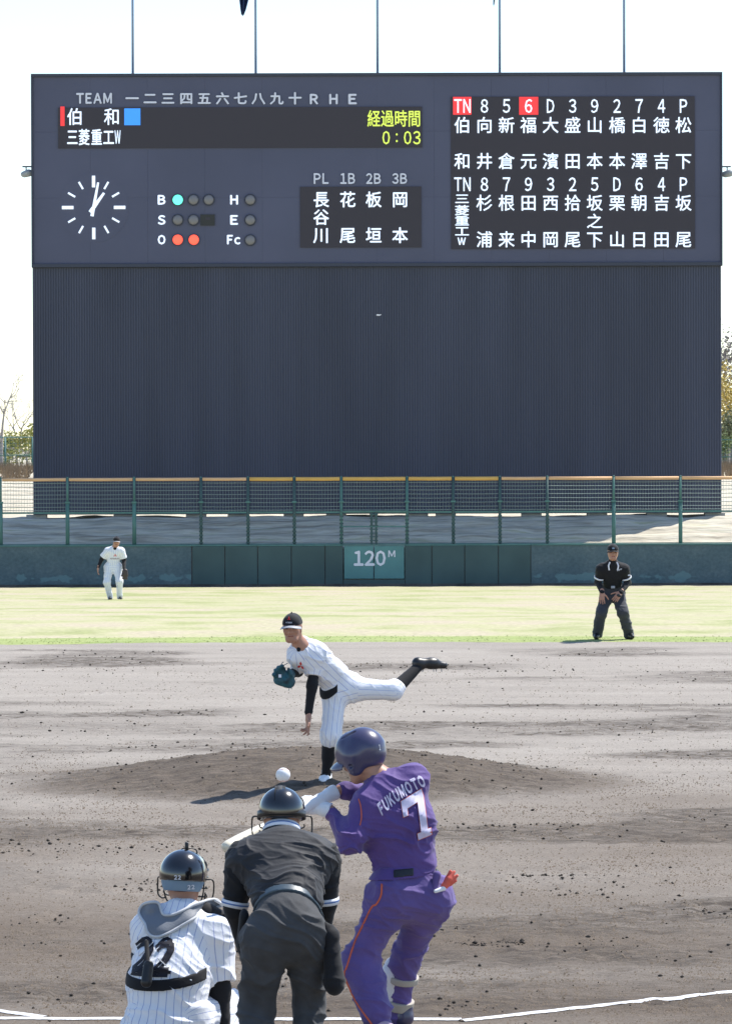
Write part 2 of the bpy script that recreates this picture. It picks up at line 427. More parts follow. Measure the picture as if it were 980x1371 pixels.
M['fresh'] = ramp_mat('fresh green turf', [(.35, (.25, .31, .11)), (.6, (.33, .37, .15))], 3, stretch=(.4, 1, 1), bump=.02, bscale=30)
M['track'] = ramp_mat('dark track strip', [(.35, (.07, .065, .06)), (.6, (.13, .12, .11))], 4, stretch=(.4, 1, 1), bump=.02, bscale=20)  # darker strip along the foot of the wall
M['chalk'] = mat('chalk', (.80, .80, .80), .95, .1, noise_amt=.35, nscale=55, bump=.01, bscale=80)
tag(gridmesh('terrain', X, Z, Hh, M['bank'], smooth=True), kind='structure')

# ---- infield dirt, modelled: rake ridges, rough patches, footprints, the mound
def arcz(x): return 71.4+.0*x-np.clip(x, -25, 25)**2/60.
fx = np.concatenate([-np.geomspace(45, 7.6, 22), np.linspace(-7.4, 7.4, 440), np.geomspace(7.6, 45, 22)])
tz = np.linspace(0, 1, 1150)
X, T = np.meshgrid(fx, tz); far = arcz(X); near = 14.0
Z = near*(far/near)**T
def mound(x, z):
    r = np.sqrt((x-MX)**2+(z-MZ)**2); return .26*(1-sstep(r, .5, 2.9))
pits = []
for px, py, s_ in [(570, 985, .16), (483, 1000, .12), (700, 985, .18), (885, 985, .2), (868, 993, .12), (895, 979, .15), (655, 1262, .2), (640, 1266, .14), (672, 1264, .13),
                   (100, 1195, .15), (310, 985, .15), (237, 981, .14), (198, 993, .12), (725, 1190, .18), (640, 1178, .16), (60, 1190, .16), (90, 1365, .2), (95, 1340, .2),
                   (560, 1130, .15), (800, 1285, .15), (960, 1218, .2), (70, 1232, .14), (900, 1100, .12), (500, 1018, .2), (455, 1062, .25), (420, 1064, .2), (350, 1018, .15)]:
    z0 = FPX*EYE/(py-600+0.); pits.append(((px-490)/FPX*z0, z0, s_))
for _ in range(520):
    z0 = 17*(70/17)**rng.random(); pits.append((rng.uniform(-8, 8), z0, rng.uniform(.05, .13)))
def rough_mask(x, z):
    """where the soil was scuffed up: the mound, streaks across, batter's area"""
    b = fbm(np.stack([x*.28, z*.55, 0*x], 1), 4, 21)
    m = sstep(b, .12, .7)
    r = np.sqrt(((x-MX)/1.05)**2+(z-MZ)**2); m = np.maximum(m, (1-sstep(r, 2.0, 3.1)))
    m = np.maximum(m, .55*np.exp(-((z-50.5-.12*x+1.2*fbm(np.stack([x*.4, 0*x, 0*x], 1), 2, 5))/1.4)**2))
    m = np.maximum(m, .45*(1-sstep(z, 29, 36))*sstep(b, -.35, .4))
    return m
P2 = np.stack([X.ravel(), Z.ravel(), 0*X.ravel()], 1); x_, z_ = P2[:, 0], P2[:, 1]
rm = rough_mask(x_, z_)
warp = fbm(P2*[.12, .12, 1], 3, 31)
smooth_amt = 1-np.clip(rm*1.2, 0, 1)
h = .005*fbm(P2*[.5, .7, 1], 3, 1)
h += .0055*noise(np.stack([x_*.22, z_*4.2+warp*3, 0*x_], 1), 2)*(.45+smooth_amt)
h += .0035*noise(np.stack([x_*.5, z_*11+warp*9, 0*x_], 1), 8)*smooth_amt
h += (.004+.013*rm)*fbm(P2*[5.5, 4.0, 1], 4, 41)*.7
h += .0035*fbm(P2*[11, 7, 1], 3, 141)*(.5+.5*(z_ < 45))
h += .014*rm*np.abs(noise(P2*[9, 5, 1], 51))
h += .0045*noise(P2*[16, 11, 1], 151)*(z_ < 42)*(.6+.8*rm)
h += .16*.0
for (a, b_, s_) in pits:
    m = (np.abs(x_-a) < 3*s_) & (np.abs(z_-b_) < 4*s_)
    if not m.any(): continue
    d = np.sqrt(((x_[m]-a)/s_)**2+((z_[m]-b_)/(s_*1.6))**2)
    h[m] += s_*.16*(-np.exp(-d*d*2.2)+.55*np.exp(-((d-1.1)/.35)**2)*(.6+.4*noise(P2[m]*9, 61)))
for da in (np.abs(z_-24.65), np.abs((x_-.48)-(z_-24.55))*.7, np.abs((x_+1.72)+(z_-24.72))*.7): h *= .25+.75*sstep(da, .08, .4)
h += .0045*noise(np.stack([x_*.12, z_*13+warp*2, 0*x_], 1), 208)*sstep(z_, 44, 47)*(1-sstep(z_, 58, 62))
h += mound(x_, z_)
h += prof(z_)+.004
Hd = h.reshape(X.shape)
dz_ = 1-sstep(z_+1.6*fbm(P2*[.35, .2, 1], 3, 88), 33, 47); rr_ = np.sqrt(((x_-MX)/1.15)**2+(z_-MZ)**2)
damp = np.clip(np.maximum(dz_*(.75+.35*fbm(P2*[.35, .6, 1], 4, 89)), (1-sstep(rr_+.35*fbm(P2*[.8, .8, 1], 3, 303), 1.6, 3.1))*.95), 0, 1)
# soil colour: grey brown, damper and darker where it was turned over
M['dirt'] = m = mat('infield soil', (.2, .18, .16), .95, .12); t = m.node_tree; b = t.nodes['Principled BSDF']
tc = t.nodes.new('ShaderNodeTexCoord')
def nz(scale, st, detail=6, ro=.6):
    mp = t.nodes.new('ShaderNodeMapping'); mp.inputs['Scale'].default_value = st; t.links.new(tc.outputs['Object'], mp.inputs[0])
    n = t.nodes.new('ShaderNodeTexNoise'); n.inputs['Scale'].default_value = scale; n.inputs['Detail'].default_value = detail; n.inputs['Roughness'].default_value = ro
    t.links.new(mp.outputs[0], n.inputs['Vector']); return n
a1 = nz(.9, (.35, 1.1, 1)); a2 = nz(7, (.5, 1.6, 1), 8, .7); a3 = nz(38, (1, 1.3, 1), 8, .75)
at_ = t.nodes.new('ShaderNodeAttribute'); at_.attribute_name = 'turned'
r1 = t.nodes.new('ShaderNodeValToRGB'); e = r1.color_ramp.elements; e[0].position = .3; e[1].position = .7
e[0].color = (.29, .260, .225, 1); e[1].color = (.36, .325, .282, 1); t.links.new(a1.outputs['Fac'], r1.inputs[0])
mx = t.nodes.new('ShaderNodeMix'); mx.data_type = 'RGBA'; mx.inputs['B'].default_value = (.085, .070, .057, 1)
dm = t.nodes.new('ShaderNodeMix'); dm.data_type = 'RGBA'; dm.inputs['B'].default_value = (.165, .133, .104, 1); da_ = t.nodes.new('ShaderNodeAttribute'); da_.attribute_name = 'damp'
t.links.new(r1.outputs[0], dm.inputs['A']); t.links.new(da_.outputs['Fac'], dm.inputs['Factor']); t.links.new(dm.outputs['Result'], mx.inputs['A'])
mm = t.nodes.new('ShaderNodeMath'); mm.operation = 'MULTIPLY'; mp_ = t.nodes.new('ShaderNodeMapRange'); mp_.inputs['From Min'].default_value = .35; mp_.inputs['From Max'].default_value = .62; mp_.inputs['To Min'].default_value = .12; mp_.inputs['To Max'].default_value = 1.0
t.links.new(a2.outputs['Fac'], mp_.inputs['Value']); t.links.new(mp_.outputs[0], mm.inputs[0]); t.links.new(at_.outputs['Fac'], mm.inputs[1]); mm.use_clamp = True
t.links.new(mm.outputs[0], mx.inputs['Factor'])
ov = t.nodes.new('ShaderNodeMix'); ov.data_type = 'RGBA'; ov.blend_type = 'OVERLAY'; ov.inputs['Factor'].default_value = .8
t.links.new(mx.outputs['Result'], ov.inputs['A']); t.links.new(a3.outputs['Fac'], ov.inputs['B']); t.links.new(ov.outputs['Result'], b.inputs['Base Color'])
bp = t.nodes.new('ShaderNodeBump'); bp.inputs['Strength'].default_value = .9; bp.inputs['Distance'].default_value = .018
t.links.new(a3.outputs['Fac'], bp.inputs['Height'])
bp2 = t.nodes.new('ShaderNodeBump'); bp2.inputs['Strength'].default_value = .5; bp2.inputs['Distance'].default_value = .02
t.links.new(a2.outputs['Fac'], bp2.inputs['Height']); t.links.new(bp.outputs[0], bp2.inputs['Normal']); t.links.new(bp2.outputs[0], b.inputs['Normal'])
dirt = gridmesh('infield_dirt', X, Z, Hd, M['dirt'], smooth=True, attrs={'turned': rm, 'damp': damp})
tag(dirt, kind='structure')
DTREE = None
def dirt_h(x, z):
    """surface height of the infield (vectorised, nearest grid row and column)"""
    x = np.atleast_1d(x); z = np.atleast_1d(z)
    j = np.clip(np.searchsorted(fx, x), 1, len(fx)-1); j = np.where(np.abs(fx[j-1]-x) < np.abs(fx[j]-x), j-1, j)
    i = np.clip(np.round(np.log(z/near)/np.log(arcz(x)/near)*(len(tz)-1)).astype(int), 0, len(tz)-1)
    return Hd[i, j]

# ---- clods and pebbles lying on the dirt
n = 45000
zc = 15*(70/15)**rng.random(n); xc = rng.uniform(-8.5, 8.5, n)
keep = rng.random(n) < (.05+.95*np.clip(rough_mask(xc, zc), 0, 1)**1.5)*(.3+.7*sstep(fbm(np.stack([xc*2, zc*1.1, 0*xc], 1), 3, 77), -.1, .5))
xc, zc = xc[keep], zc[keep]; sz = (.0025+.012*rng.random(len(xc))**4)*(.75+zc/75)
ex = []
for px, py, n_, sp in [(655, 1266, 420, .09), (643, 1268, 120, .05), (672, 1267, 160, .06), (560, 1248, 40, .2), (720, 1178, 90, .22), (790, 1198, 60, .2), (770, 1268, 40, .2), (85, 1345, 70, .18), (110, 1137, 90, .3),
                       (40, 1135, 70, .3), (200, 1137, 80, .3), (610, 1108, 50, .2), (700, 1110, 60, .3), (60, 1232, 40, .15), (210, 1193, 50, .1), (190, 1185, 40, .15), (440, 1068, 60, .3), (540, 1040, 120, .5), (330, 1040, 120, .6),
                       (600, 897, 30, .5), (700, 900, 40, .6), (270, 957, 35, .5), (565, 955, 20, .3), (640, 1060, 60, .4), (250, 1030, 60, .5), (430, 1030, 100, .4), (800, 1180, 50, .3), (930, 1220, 60, .25)]:
    z0 = FPX*EYE/(py-600.); x0 = (px-490)/FPX*z0; n_ = int(n_*.65)
    ex.append(np.stack([rng.normal(x0, sp, n_), rng.normal(z0, sp*1.1, n_), (.003+.014*rng.random(n_)**3)*(.7+z0/80)], 1))
ex = np.concatenate(ex); xc = np.concatenate([xc, ex[:, 0]]); zc = np.concatenate([zc, ex[:, 1]]); sz = np.concatenate([sz, ex[:, 2]])
octv = np.array([(1, 0, 0), (-1, 0, 0), (0, 1, 0), (0, -1, 0), (0, 0, 1), (0, 0, -1), (.6, .6, .5), (-.6, .5, .55)], float)
octf = np.array([(0, 2, 6), (2, 4, 6), (4, 0, 6), (2, 1, 7), (1, 4, 7), (4, 2, 7), (1, 3, 4), (3, 0, 4), (2, 0, 5), (1, 2, 5), (3, 1, 5), (0, 3, 5)])
nc = len(xc); vv = octv[None]*(rng.uniform(.6, 1.25, (nc, 8, 3))); ang = rng.random(nc)*6.28
c_, s_ = np.cos(ang), np.sin(ang)
vx = vv[:, :, 0]*c_[:, None]-vv[:, :, 1]*s_[:, None]; vy = vv[:, :, 0]*s_[:, None]+vv[:, :, 1]*c_[:, None]
W = np.stack([vx*sz[:, None]+xc[:, None], vy*sz[:, None]+zc[:, None], vv[:, :, 2]*.75*sz[:, None]+(dirt_h(xc, zc)+sz*.3)[:, None]], -1)
M['clod'] = mat('soil clod', (.085, .072, .06), .95, .1, noise_amt=.4, nscale=8, bump=.01)
ncr = 210000; zr = 18*(66/18)**(rng.random(ncr)**1.25); xr = rng.uniform(-1, 1, ncr)*(.085*zr+1.2)
kp = rng.random(ncr) < .25+.75*sstep(fbm(np.stack([xr*1.3, zr*.8, 0*xr], 1), 3, 177)+.6*rough_mask(xr, zr), -.2, .7)
kp &= (zr < 40+8*rng.random(ncr)) | (rng.random(ncr) < .25)
for q_ in (np.abs(zr-24.65) < .06, np.abs((xr-.48)-(zr-24.55)) < .08, np.abs((xr+1.72)+(zr-24.72)) < .08): kp &= ~(q_ & (rng.random(ncr) < .93))
xr, zr = xr[kp], zr[kp]; sr = (.0028+.0062*rng.random(len(xr))**2)*(.6+zr/60); m_ = len(xr); hr = dirt_h(xr, zr)
pv = np.array([(1, 0, -.4), (-.5, .87, -.4), (-.5, -.87, -.4), (.1, 0, .9)])[None]*rng.uniform(.55, 1.3, (m_, 4, 3)); an = rng.random(m_)*6.28; c_, s_ = np.cos(an)[:, None], np.sin(an)[:, None]
Wr = np.stack([(pv[:, :, 0]*c_-pv[:, :, 1]*s_)*1.25*sr[:, None]+xr[:, None], (pv[:, :, 0]*s_+pv[:, :, 1]*c_)*sr[:, None]+zr[:, None], pv[:, :, 2]*sr[:, None]+(hr+sr*.15)[:, None]], -1)
M['crumb'] = mat('soil crumb', (.17, .138, .108), .95, .1, noise_amt=.35, nscale=5)
tag(mk('soil_crumbs', Wr.reshape(-1, 3), (np.array([(0, 1, 3), (1, 2, 3), (2, 0, 3)])[None]+4*np.arange(m_)[:, None, None]).reshape(-1, 3), M['crumb']), 'fine brown soil crumbs covering the raked infield dirt', 'soil crumbs', kind='stuff')
tag(mk('soil_clods', W.reshape(-1, 3), (octf[None]+8*np.arange(nc)[:, None, None]).reshape(-1, 3), M['clod']), 'loose dark soil clods scattered over the infield dirt', 'soil clods', kind='stuff')

# ---- outfield lawn, fresh rim, warning track
gx = np.concatenate([-np.geomspace(60, 12, 8), np.linspace(-11, 11, 300), np.geomspace(12, 60, 8)])
def sheet(name, z0f, z1, nzr, lift, mt, amp=0):
    X, T = np.meshgrid(gx, np.linspace(0, 1, nzr)); z0 = z0f(X); Z = z0+(z1-z0)*T
    H = prof(Z)+lift+amp*fbm(np.stack([X.ravel()*1.5, Z.ravel()*2, 0*X.ravel()], 1), 3, 9).reshape(X.shape)
    return gridmesh(name, X, Z, H, mt, smooth=True)
tag(sheet('outfield_lawn', lambda x: arcz(x)+.3, 141.3, 90, .010, M['lawn'], .012), kind='structure')
tag(sheet('warning_track', lambda x: 141.25+0*x, ZW+.1, 6, .004, M['track'], .003), kind='structure')
def rimz(x): return arcz(x)-.15+.08*fbm(np.stack([x.ravel()*2.2, 0*x.ravel(), 0*x.ravel()], 1), 3, 15).reshape(x.shape)
def rim():
    X, T = np.meshgrid(gx, np.linspace(0, 1, 10)); z0 = rimz(X); Z = z0+(arcz(X)+1.75+.15*noise(np.stack([X.ravel(), 0*X.ravel(), 0*X.ravel()], 1), 4).reshape(X.shape)-z0)*T
    H = prof(Z)+.022-.02*(T == 0)-.006*(T == 1); return gridmesh('turf_edge', X, Z, H, M['fresh'], smooth=True)
tag(rim(), kind='structure')
nb = 2500; bx = rng.uniform(-9, 9, nb); bz = arcz(bx)-.2+rng.random(nb)**1.4*2.0; hb = rng.uniform(.006, .017, nb); az = rng.random(nb)*3.14; wd = rng.uniform(.006, .014, nb)
hh = prof(bz)+.02; lean = rng.normal(0, .02, (nb, 2))
Wb = np.stack([np.stack([bx-wd*np.cos(az), bz-wd*np.sin(az), hh], 1), np.stack([bx+wd*np.cos(az), bz+wd*np.sin(az), hh], 1), np.stack([bx+lean[:, 0], bz+lean[:, 1], hh+hb], 1)], 1)
tag(mk('turf_blades', Wb.reshape(-1, 3), np.arange(nb*3).reshape(-1, 3), M['fresh']), 'short green grass blades along the edge of the infield dirt', 'grass', kind='stuff')

# ---- chalk lines at the plate, following the soil
def chalk(name, pts, wd, label):
    pts = [np.array(p, float) for p in pts]; vs = []; n = 0
    for a, b_ in zip(pts[:-1], pts[1:]):
        L = np.linalg.norm(b_-a); m = max(2, int(L/.035)); d = (b_-a)/L; q = V(-d[1], d[0])
        for k in range(m):
            p = a+(b_-a)*k/(m-1)
            jit = .5+.16*noise(np.array([[p[0]*9, p[1]*9, n]]), 5)[0]; jit2 = .5+.16*noise(np.array([[p[0]*9, p[1]*9, n+9]]), 6)[0]
            for s__ in (-jit, -.18, .18, jit2): 
                c = p+q*wd*s__; vs.append((c[0], c[1], dirt_h(c[0], c[1])[0]+(.004 if abs(s__) > .2 else .012)))
            n += 1
    F = [(i*4+j, i*4+j+1, i*4+j+5, i*4+j+4) for i in range(n-1) for j in range(3)]
    return tag(mk(name, vs, F, M['chalk'], smooth=True), kind='structure')
chalk('chalk_line', [(.50, 24.52), (7.4, 30.3)], .062, '')
chalk('chalk_line', [(-7.4, 30.4), (-1.72, 24.72)], .062, '')
chalk('chalk_line', [(-2.6, 24.70), (.50, 24.58)], .060, '')
# home plate
pl = MB(); hpx, hpz = -.55, 23.55
hz = dirt_h(hpx, hpz)[0]+.012
pent = [(-.215, .43), (-.215, .21), (0, 0), (.215, .21), (.215, .43)]
pl.add([(hpx+a, hpz+b_, hz+q) for q in (-.03, .012) for a, b_ in pent], [(5, 6, 7, 8, 9), (4, 3, 2, 1, 0)]+[(i, (i+1) % 5, (i+1) % 5+5, i+5) for i in range(5)])
tag(pl.build('home_plate', M['white_trim']), 'white five sided rubber home plate in front of the crouching catcher', 'home plate')
rb = MB(); rh = dirt_h(-.46, 41.9)[0]; rb.box(-.80, -.19, 41.82, 41.97, rh-.06, rh+.002, .002)
tag(rb.build('pitching_rubber', M['ball'] if 0 else mat('soiled rubber', (.38, .35, .32), .8, noise_amt=.5, nscale=8)), 'narrow white rubber slab on top of the mound behind the pitcher', 'pitching rubber')

# ================================================================== OUTFIELD WALL, FENCE, GATE
M['old_wall'] = m = ramp_mat('weathered blue green wall paint', [(.35, (.105, .152, .165)), (.55, (.125, .172, .182)), (.7, (.15, .195, .20))], 1.2, stretch=(1, 1, 1.3), bump=.004, bscale=9)
t = m.node_tree; b = t.nodes['Principled BSDF']      # pale flaked patches low on the wall
tc = t.nodes.new('ShaderNodeTexCoord'); sx = t.nodes.new('ShaderNodeSeparateXYZ'); t.links.new(tc.outputs['Object'], sx.inputs[0])
n1 = t.nodes.new('ShaderNodeTexNoise'); n1.inputs['Scale'].default_value = 1.9; n1.inputs['Detail'].default_value = 6; t.links.new(tc.outputs['Object'], n1.inputs['Vector'])
a_ = t.nodes.new('ShaderNodeMath'); a_.operation = 'SUBTRACT'; a_.inputs[1].default_value = .25; t.links.new(sx.outputs['Z'], a_.inputs[0])
a2_ = t.nodes.new('ShaderNodeMath'); a2_.operation = 'ABSOLUTE'; t.links.new(a_.outputs[0], a2_.inputs[0])
a3_ = t.nodes.new('ShaderNodeMath'); a3_.operation = 'MULTIPLY'; a3_.inputs[1].default_value = 1.15; t.links.new(a2_.outputs[0], a3_.inputs[0])
a4_ = t.nodes.new('ShaderNodeMath'); a4_.operation = 'SUBTRACT'; t.links.new(n1.outputs['Fac'], a4_.inputs[0]); t.links.new(a3_.outputs[0], a4_.inputs[1])
g_ = t.nodes.new('ShaderNodeMapRange'); g_.inputs['From Min'].default_value = .44; g_.inputs['From Max'].default_value = .49; g_.inputs['To Max'].default_value = .6; t.links.new(a4_.outputs[0], g_.inputs['Value'])
old = b.inputs['Base Color'].links[0].from_socket; mx = t.nodes.new('ShaderNodeMix'); mx.data_type = 'RGBA'; mx.inputs['B'].default_value = (.19, .31, .31, 1)
t.links.new(old, mx.inputs['A']); t.links.new(g_.outputs[0], mx.inputs['Factor']); t.links.new(mx.outputs['Result'], b.inputs['Base Color'])
M['pad_green'] = mat('dark green wall pad', (.080, .130, .126), .7, .3, noise_amt=.2, nscale=.8, bump=.002, bscale=8)
M['gate_green'] = mat('teal gate paint', (.13, .30, .29), .6, .35, noise_amt=.15, nscale=1.5)
M['fence_green'] = mat('faded green steel', (.10, .22, .20), .6, .35, noise_amt=.2, nscale=3)
M['fence_dark'] = mat('dark green steel', (.065, .12, .12), .6, .35, noise_amt=.2, nscale=5)
M['fence_wire'] = mat('galvanised wire', (.24, .30, .29), .5, .4, metal=.2)
M['orange_pad'] = mat('yellow orange rail pad', (.78, .46, .13), .6, .3, noise_amt=.12, nscale=2)
M['pink_pad'] = mat('faded pink rail pad', (.82, .50, .27), .7, .3, noise_amt=.12, nscale=2)
M['conc'] = mat('pale concrete', (.42, .42, .40), .9, .2, noise_amt=.2, nscale=3, bump=.004, bscale=12)
def wx(px): return at(px, 700, ZW)[0]
def wz(py, px=490): return at(px, py, ZW)[2]
wall = thing('outfield_wall', 'low blue green outfield wall with dark green pads and faded paint at both ends', 'wall', (0, ZW, prof(ZW-1)))
T_ = wz(730); Bz = wz(783)
sec = [(-14, wx(256)), (wx(711), 14)]
for a, c in sec: MB().box(a, c, ZW, ZW+.3, Bz-.3, T_-.02).build('painted_section', M['old_wall'], wall)
MB().box(wx(256)+.002, wx(459), ZW+.08, ZW+.3, Bz-.3, T_-.02).build('backing', M['conc'], wall)
MB().box(wx(542), wx(711)-.002, ZW+.08, ZW+.3, Bz-.3, T_-.02).build('backing', M['conc'], wall)
for a, c in ((-14, wx(459)), (wx(542), 14)): MB().box(a, c, ZW-.03, ZW+.36, T_-.018, T_+.025).build('coping', M['fence_green'], wall)
ed = [257, 301, 345, 390, 435, 459.5]
for a, c in list(zip(ed, ed[1:]))+list(zip([541.5, 578, 622, 667, 710.5][:-1], [578, 622, 667, 710.5])):
    MB().box(wx(a)+.012, wx(c)-.012, ZW-.03, ZW+.076, Bz+.0, T_-.022, .012).build('pad_panel', M['pad_green'], wall)
MB().box(-14, 14, ZW-.10, ZW-.035, Bz-.3, wz(782)+.01).build('kerb', M['track'], wall)

gate = thing('centre_gate', 'teal double gate marked 120M in the middle of the outfield wall', 'gate', (wx(500), ZW, Bz))
for a, c in ((460.3, 499.8), (500.6, 540.8)):
    MB().box(wx(a)+.01, wx(c), ZW-.05, ZW+.0, wz(775), wz(731), .01).build('gate_leaf', M['gate_green'], gate)
MB().box(wx(460), wx(541.3), ZW-.03, ZW+.02, Bz, wz(776)).build('kick_board', M['pad_green'], gate)
MB().box(wx(458), wx(542.5), ZW-.06, ZW+.05, wz(730.6), wz(729)).build('top_rail', M['fence_green'], gate)
for a in (497.5, 503.5): MB().box(wx(a)-.035, wx(a)+.035, ZW+.02, ZW+.08, wz(729), wz(684)).build('gate_post', M['fence_dark'], gate)
for y in range(688, 727, 5):
    MB().box(wx(497.5)-.06, wx(503.5)+.06, ZW-.0, ZW+.018, wz(y+1.6), wz(y)).build('hinge', M['fence_dark'], gate)
for y in (684, 704.5): MB().box(wx(458), wx(544), ZW+.0, ZW+.05, wz(y+1.4), wz(y-.3)).build('rail', M['fence_green'], gate)
M['sign_white'] = mat('sign white paint', (.86, .84, .88), .6)
def board_text(s, cx, cy, w_px, h_px, Y, mt, parent, bold=.0, name='lettering', lift=.006, gap=.12):
    vs, fs = word(s, 1, 1, bold, gap); sc = FPX/Y
    c = at(cx, cy, Y); v = np.stack([c[0]+vs[:, 0]*w_px/sc, Y-lift-vs[:, 2]*.002, c[2]+vs[:, 1]*h_px/sc], 1)
    n_ = len(v); v2 = v+[0, lift*.8, 0]
    return mk(name, v, fs, mt, parent)
board_text('120', 495, 747.5, 43, 21, ZW-.05, M['sign_white'], gate, .035, gap=.04)
board_text('M', 524.5, 741.5, 9.5, 9, ZW-.05, M['sign_white'], gate, .03)

fence = thing('outfield_fence', 'tall steel fence with padded top rail standing on the outfield wall', 'fence', (0, ZW+.15, T_))
FY = ZW+.16
posts = [-90, 0.5, 90, 179.5, 269, 332, 394, 457, 545, 607, 669.5, 733, 822, 911.5, 1001, 1090]
for i, p in enumerate(posts):
    x = wx(p); side = p < 200 or p > 800
    b_ = MB()
    if side:
        b_.tube([(x, FY, T_+.03), (x, FY, wz(672))], .062, 12); b_.tube([(x, FY, wz(672)), (x, FY, wz(639))], .038, 10)
    else:
        b_.tube([(x, FY, T_+.03), (x, FY, wz(639))], .045, 10)
    o = b_.build('post', M['fence_green'] if side else (M['fence_green'] if p in (457, 545) else M['fence_dark']), fence, True)
    MB().box(x-.075, x+.075, FY-.08, FY+.07, wz(673), wz(670.5)).build('clamp', M['fence_green'], fence)
    if not side:
        for y in range(690, 728, 5): MB().box(x-.062, x+.062, FY-.055, FY-.046, wz(y+2.2), wz(y)).build('strap_plate', M['fence_dark'], fence)
    MB().tube([(x, FY, wz(639)), (x, FY, wz(637.3))], [.045, .02], 10).build('post_cap', M['fence_green'], fence, True)
wires = MB()
for p, q in zip(posts[:-1], posts[1:]):
    xa, xb = wx(p)+.05, wx(q)-.05
    MB().tube([(xa, FY, wz(641)), ((xa+xb)/2, FY, wz(641.15)), (xb, FY, wz(641))], .062 if 300 < p < 660 else .052, 10).build('padded_rail', M['orange_pad'] if 300 < p < 660 else M['pink_pad'], fence, True)
    for y in (646, 651, 656, 661.5, 667, 672.5, 678, 682.5):
        MB().tube([(xa, FY, wz(y)), ((xa+xb)/2, FY, wz(y)-.006), (xb, FY, wz(y))], .011, 5).build('wire', M['fence_wire'], fence)
    MB().box(xa, xb, FY-.02, FY+.02, wz(687), wz(684.6)).build('mid_rail', M['fence_green'], fence)
    MB().box(xa, xb, FY-.025, FY+.025, T_+.033, T_+.058).build('bottom_rail', M['fence_green'], fence)
    nn = int((xb-xa)/.085)
    for k in range(1, nn): x = xa+(xb-xa)*k/nn; wires.box(x-.0035, x+.0035, FY+.012, FY+.019, wz(685), wz(643))
tag(wires.build('wire_mesh', M['fence_wire'], fence), kind='stuff')

# ================================================================== SCOREBOARD
ZB = 147.5
def bp_(px, py, Y=ZB): return at(px, py, Y)
M['board'] = mat('dark slate board', (.090, .095, .155), .5, .4, noise_amt=.18, nscale=.22)
M['clad'] = mat('dark ribbed cladding', (.070, .077, .118), .5, .35, noise_amt=.2, nscale=.5, stretch=(1.6, 1, .16))
M['trimdark'] = mat('dark trim', (.050, .056, .082), .5)
M['led_bg'] = mat('unlit display', (.062, .056, .068), .7, .2)
M['led_white'] = mat('lit white characters', (.80, .88, 1.0), .5, emit=.42)
M['led_yellow'] = mat('lit yellow characters', (.68, .80, .12), .5, emit=.42)
M['led_red'] = mat('lit red field', (.85, .05, .055), .5, emit=.42)
M['led_blue'] = mat('lit blue field', (.05, .27, .85), .5, emit=.45)
M['paint_white'] = mat('white painted letters', (.74, .74, .84), .6)
M['lamp_off'] = mat('grey lamp lens', (.20, .19, .20), .35, .5)
M['lamp_green'] = mat('lit green lamp', (.12, .90, .62), .4, emit=1.0)
M['lamp_red'] = mat('lit red lamp', (1.0, .10, .06), .4, emit=.9)
x0, zt = bp_(41.3, 97)[0], bp_(504, 96.8)[2]; x1 = bp_(967, 100)[0]; zm = bp_(504, 354)[2]; zb = bp_(504, 688)[2]
sb = thing('scoreboard', 'huge dark scoreboard with lit player names above ribbed cladding beyond centre field', 'scoreboard', (0, ZB, zb))
MB().box(x0+.03, x1-.03, ZB+.09, ZB+.9, zm+.05, zt-.05).build('board_frame', M['trimdark'], sb)
NXp = 12; cuts = [zm+.06, (zm+zt)/2-.9, (zm+zt)/2+1.2, zt-.1]
for i in range(NXp):
    for j in range(3):
        a = x0+.06+(x1-x0-.12)*i/NXp; c = x0+.06+(x1-x0-.12)*(i+1)/NXp
        MB().box(a+.0015, c-.0015, ZB+.02, ZB+.088, cuts[j]+.0015, cuts[j+1]-.0015).build('face_panel', M['board'], sb)
for nm, a, c, d, e_ in (('top_trim', x0, x1, zt-.1, zt), ('bottom_trim', x0, x1, zm-.06, zm+.06), ('side_trim', x0, x0+.06, zm+.062, zt-.102), ('side_trim', x1-.06, x1, zm+.062, zt-.102)):
    MB().box(a, c, ZB-.05, ZB+.85, d, e_, .01).build(nm, M['trimdark'], sb)
rib = []; nr = int((x1-x0-.1)/.082); a0 = x0+.02; w_ = (x1-x0-.06)/nr
for i in range(nr):
    for f_, dy in ((0, .042), (.34, .042), (.42, .018), (.92, .018)): rib.append((a0+(i+f_)*w_, ZB+.06+dy))
rib.append((a0+nr*w_, ZB+.11)); nV = len(rib)
vs = [(x, y, z) for z in (zb, zm-.065) for x, y in rib]+[(x, ZB+.25, z) for z in (zb, zm-.065) for x in (rib[0][0], rib[-1][0])]
fs = [(i, i+1, nV+i+1, nV+i) for i in range(nV-1)]+[(2*nV+1, 2*nV, 2*nV+2, 2*nV+3), (0, nV, 2*nV+2, 2*nV), (nV-1, 2*nV+1, 2*nV+3, 2*nV-1)]
clad = mk('ribbed_cladding', vs, fs, M['clad'], sb)
pc = bp_(507, 421.3, ZB+.05)
mk('pale_speck', [(pc[0]+a*.09, ZB+.055, pc[2]+b_*.028) for a, b_ in ((-1, 0), (-.6, -.8), (.2, -1), (.7, -.4), (1, .7), (.3, .6), (-.4, .9))], [(0, 1, 2, 3, 4, 5, 6)], M['sign_white'], clad)  # small pale speck set on the cladding
MB().box(x0+.04, x1-.04, ZB+.26, ZB+.8, zb, zm-.07).build('rear_frame', M['trimdark'], sb)
for p in (48, 165, 262, 318, 393, 450, 560, 597, 712, 800, 880, 958):
    a = bp_(p, 690)[0]; MB().box(a-.32, a+.32, ZB+.2, ZB+.75, prof(ZB)-.3, zb-.002).build('footing', M['conc'], sb)

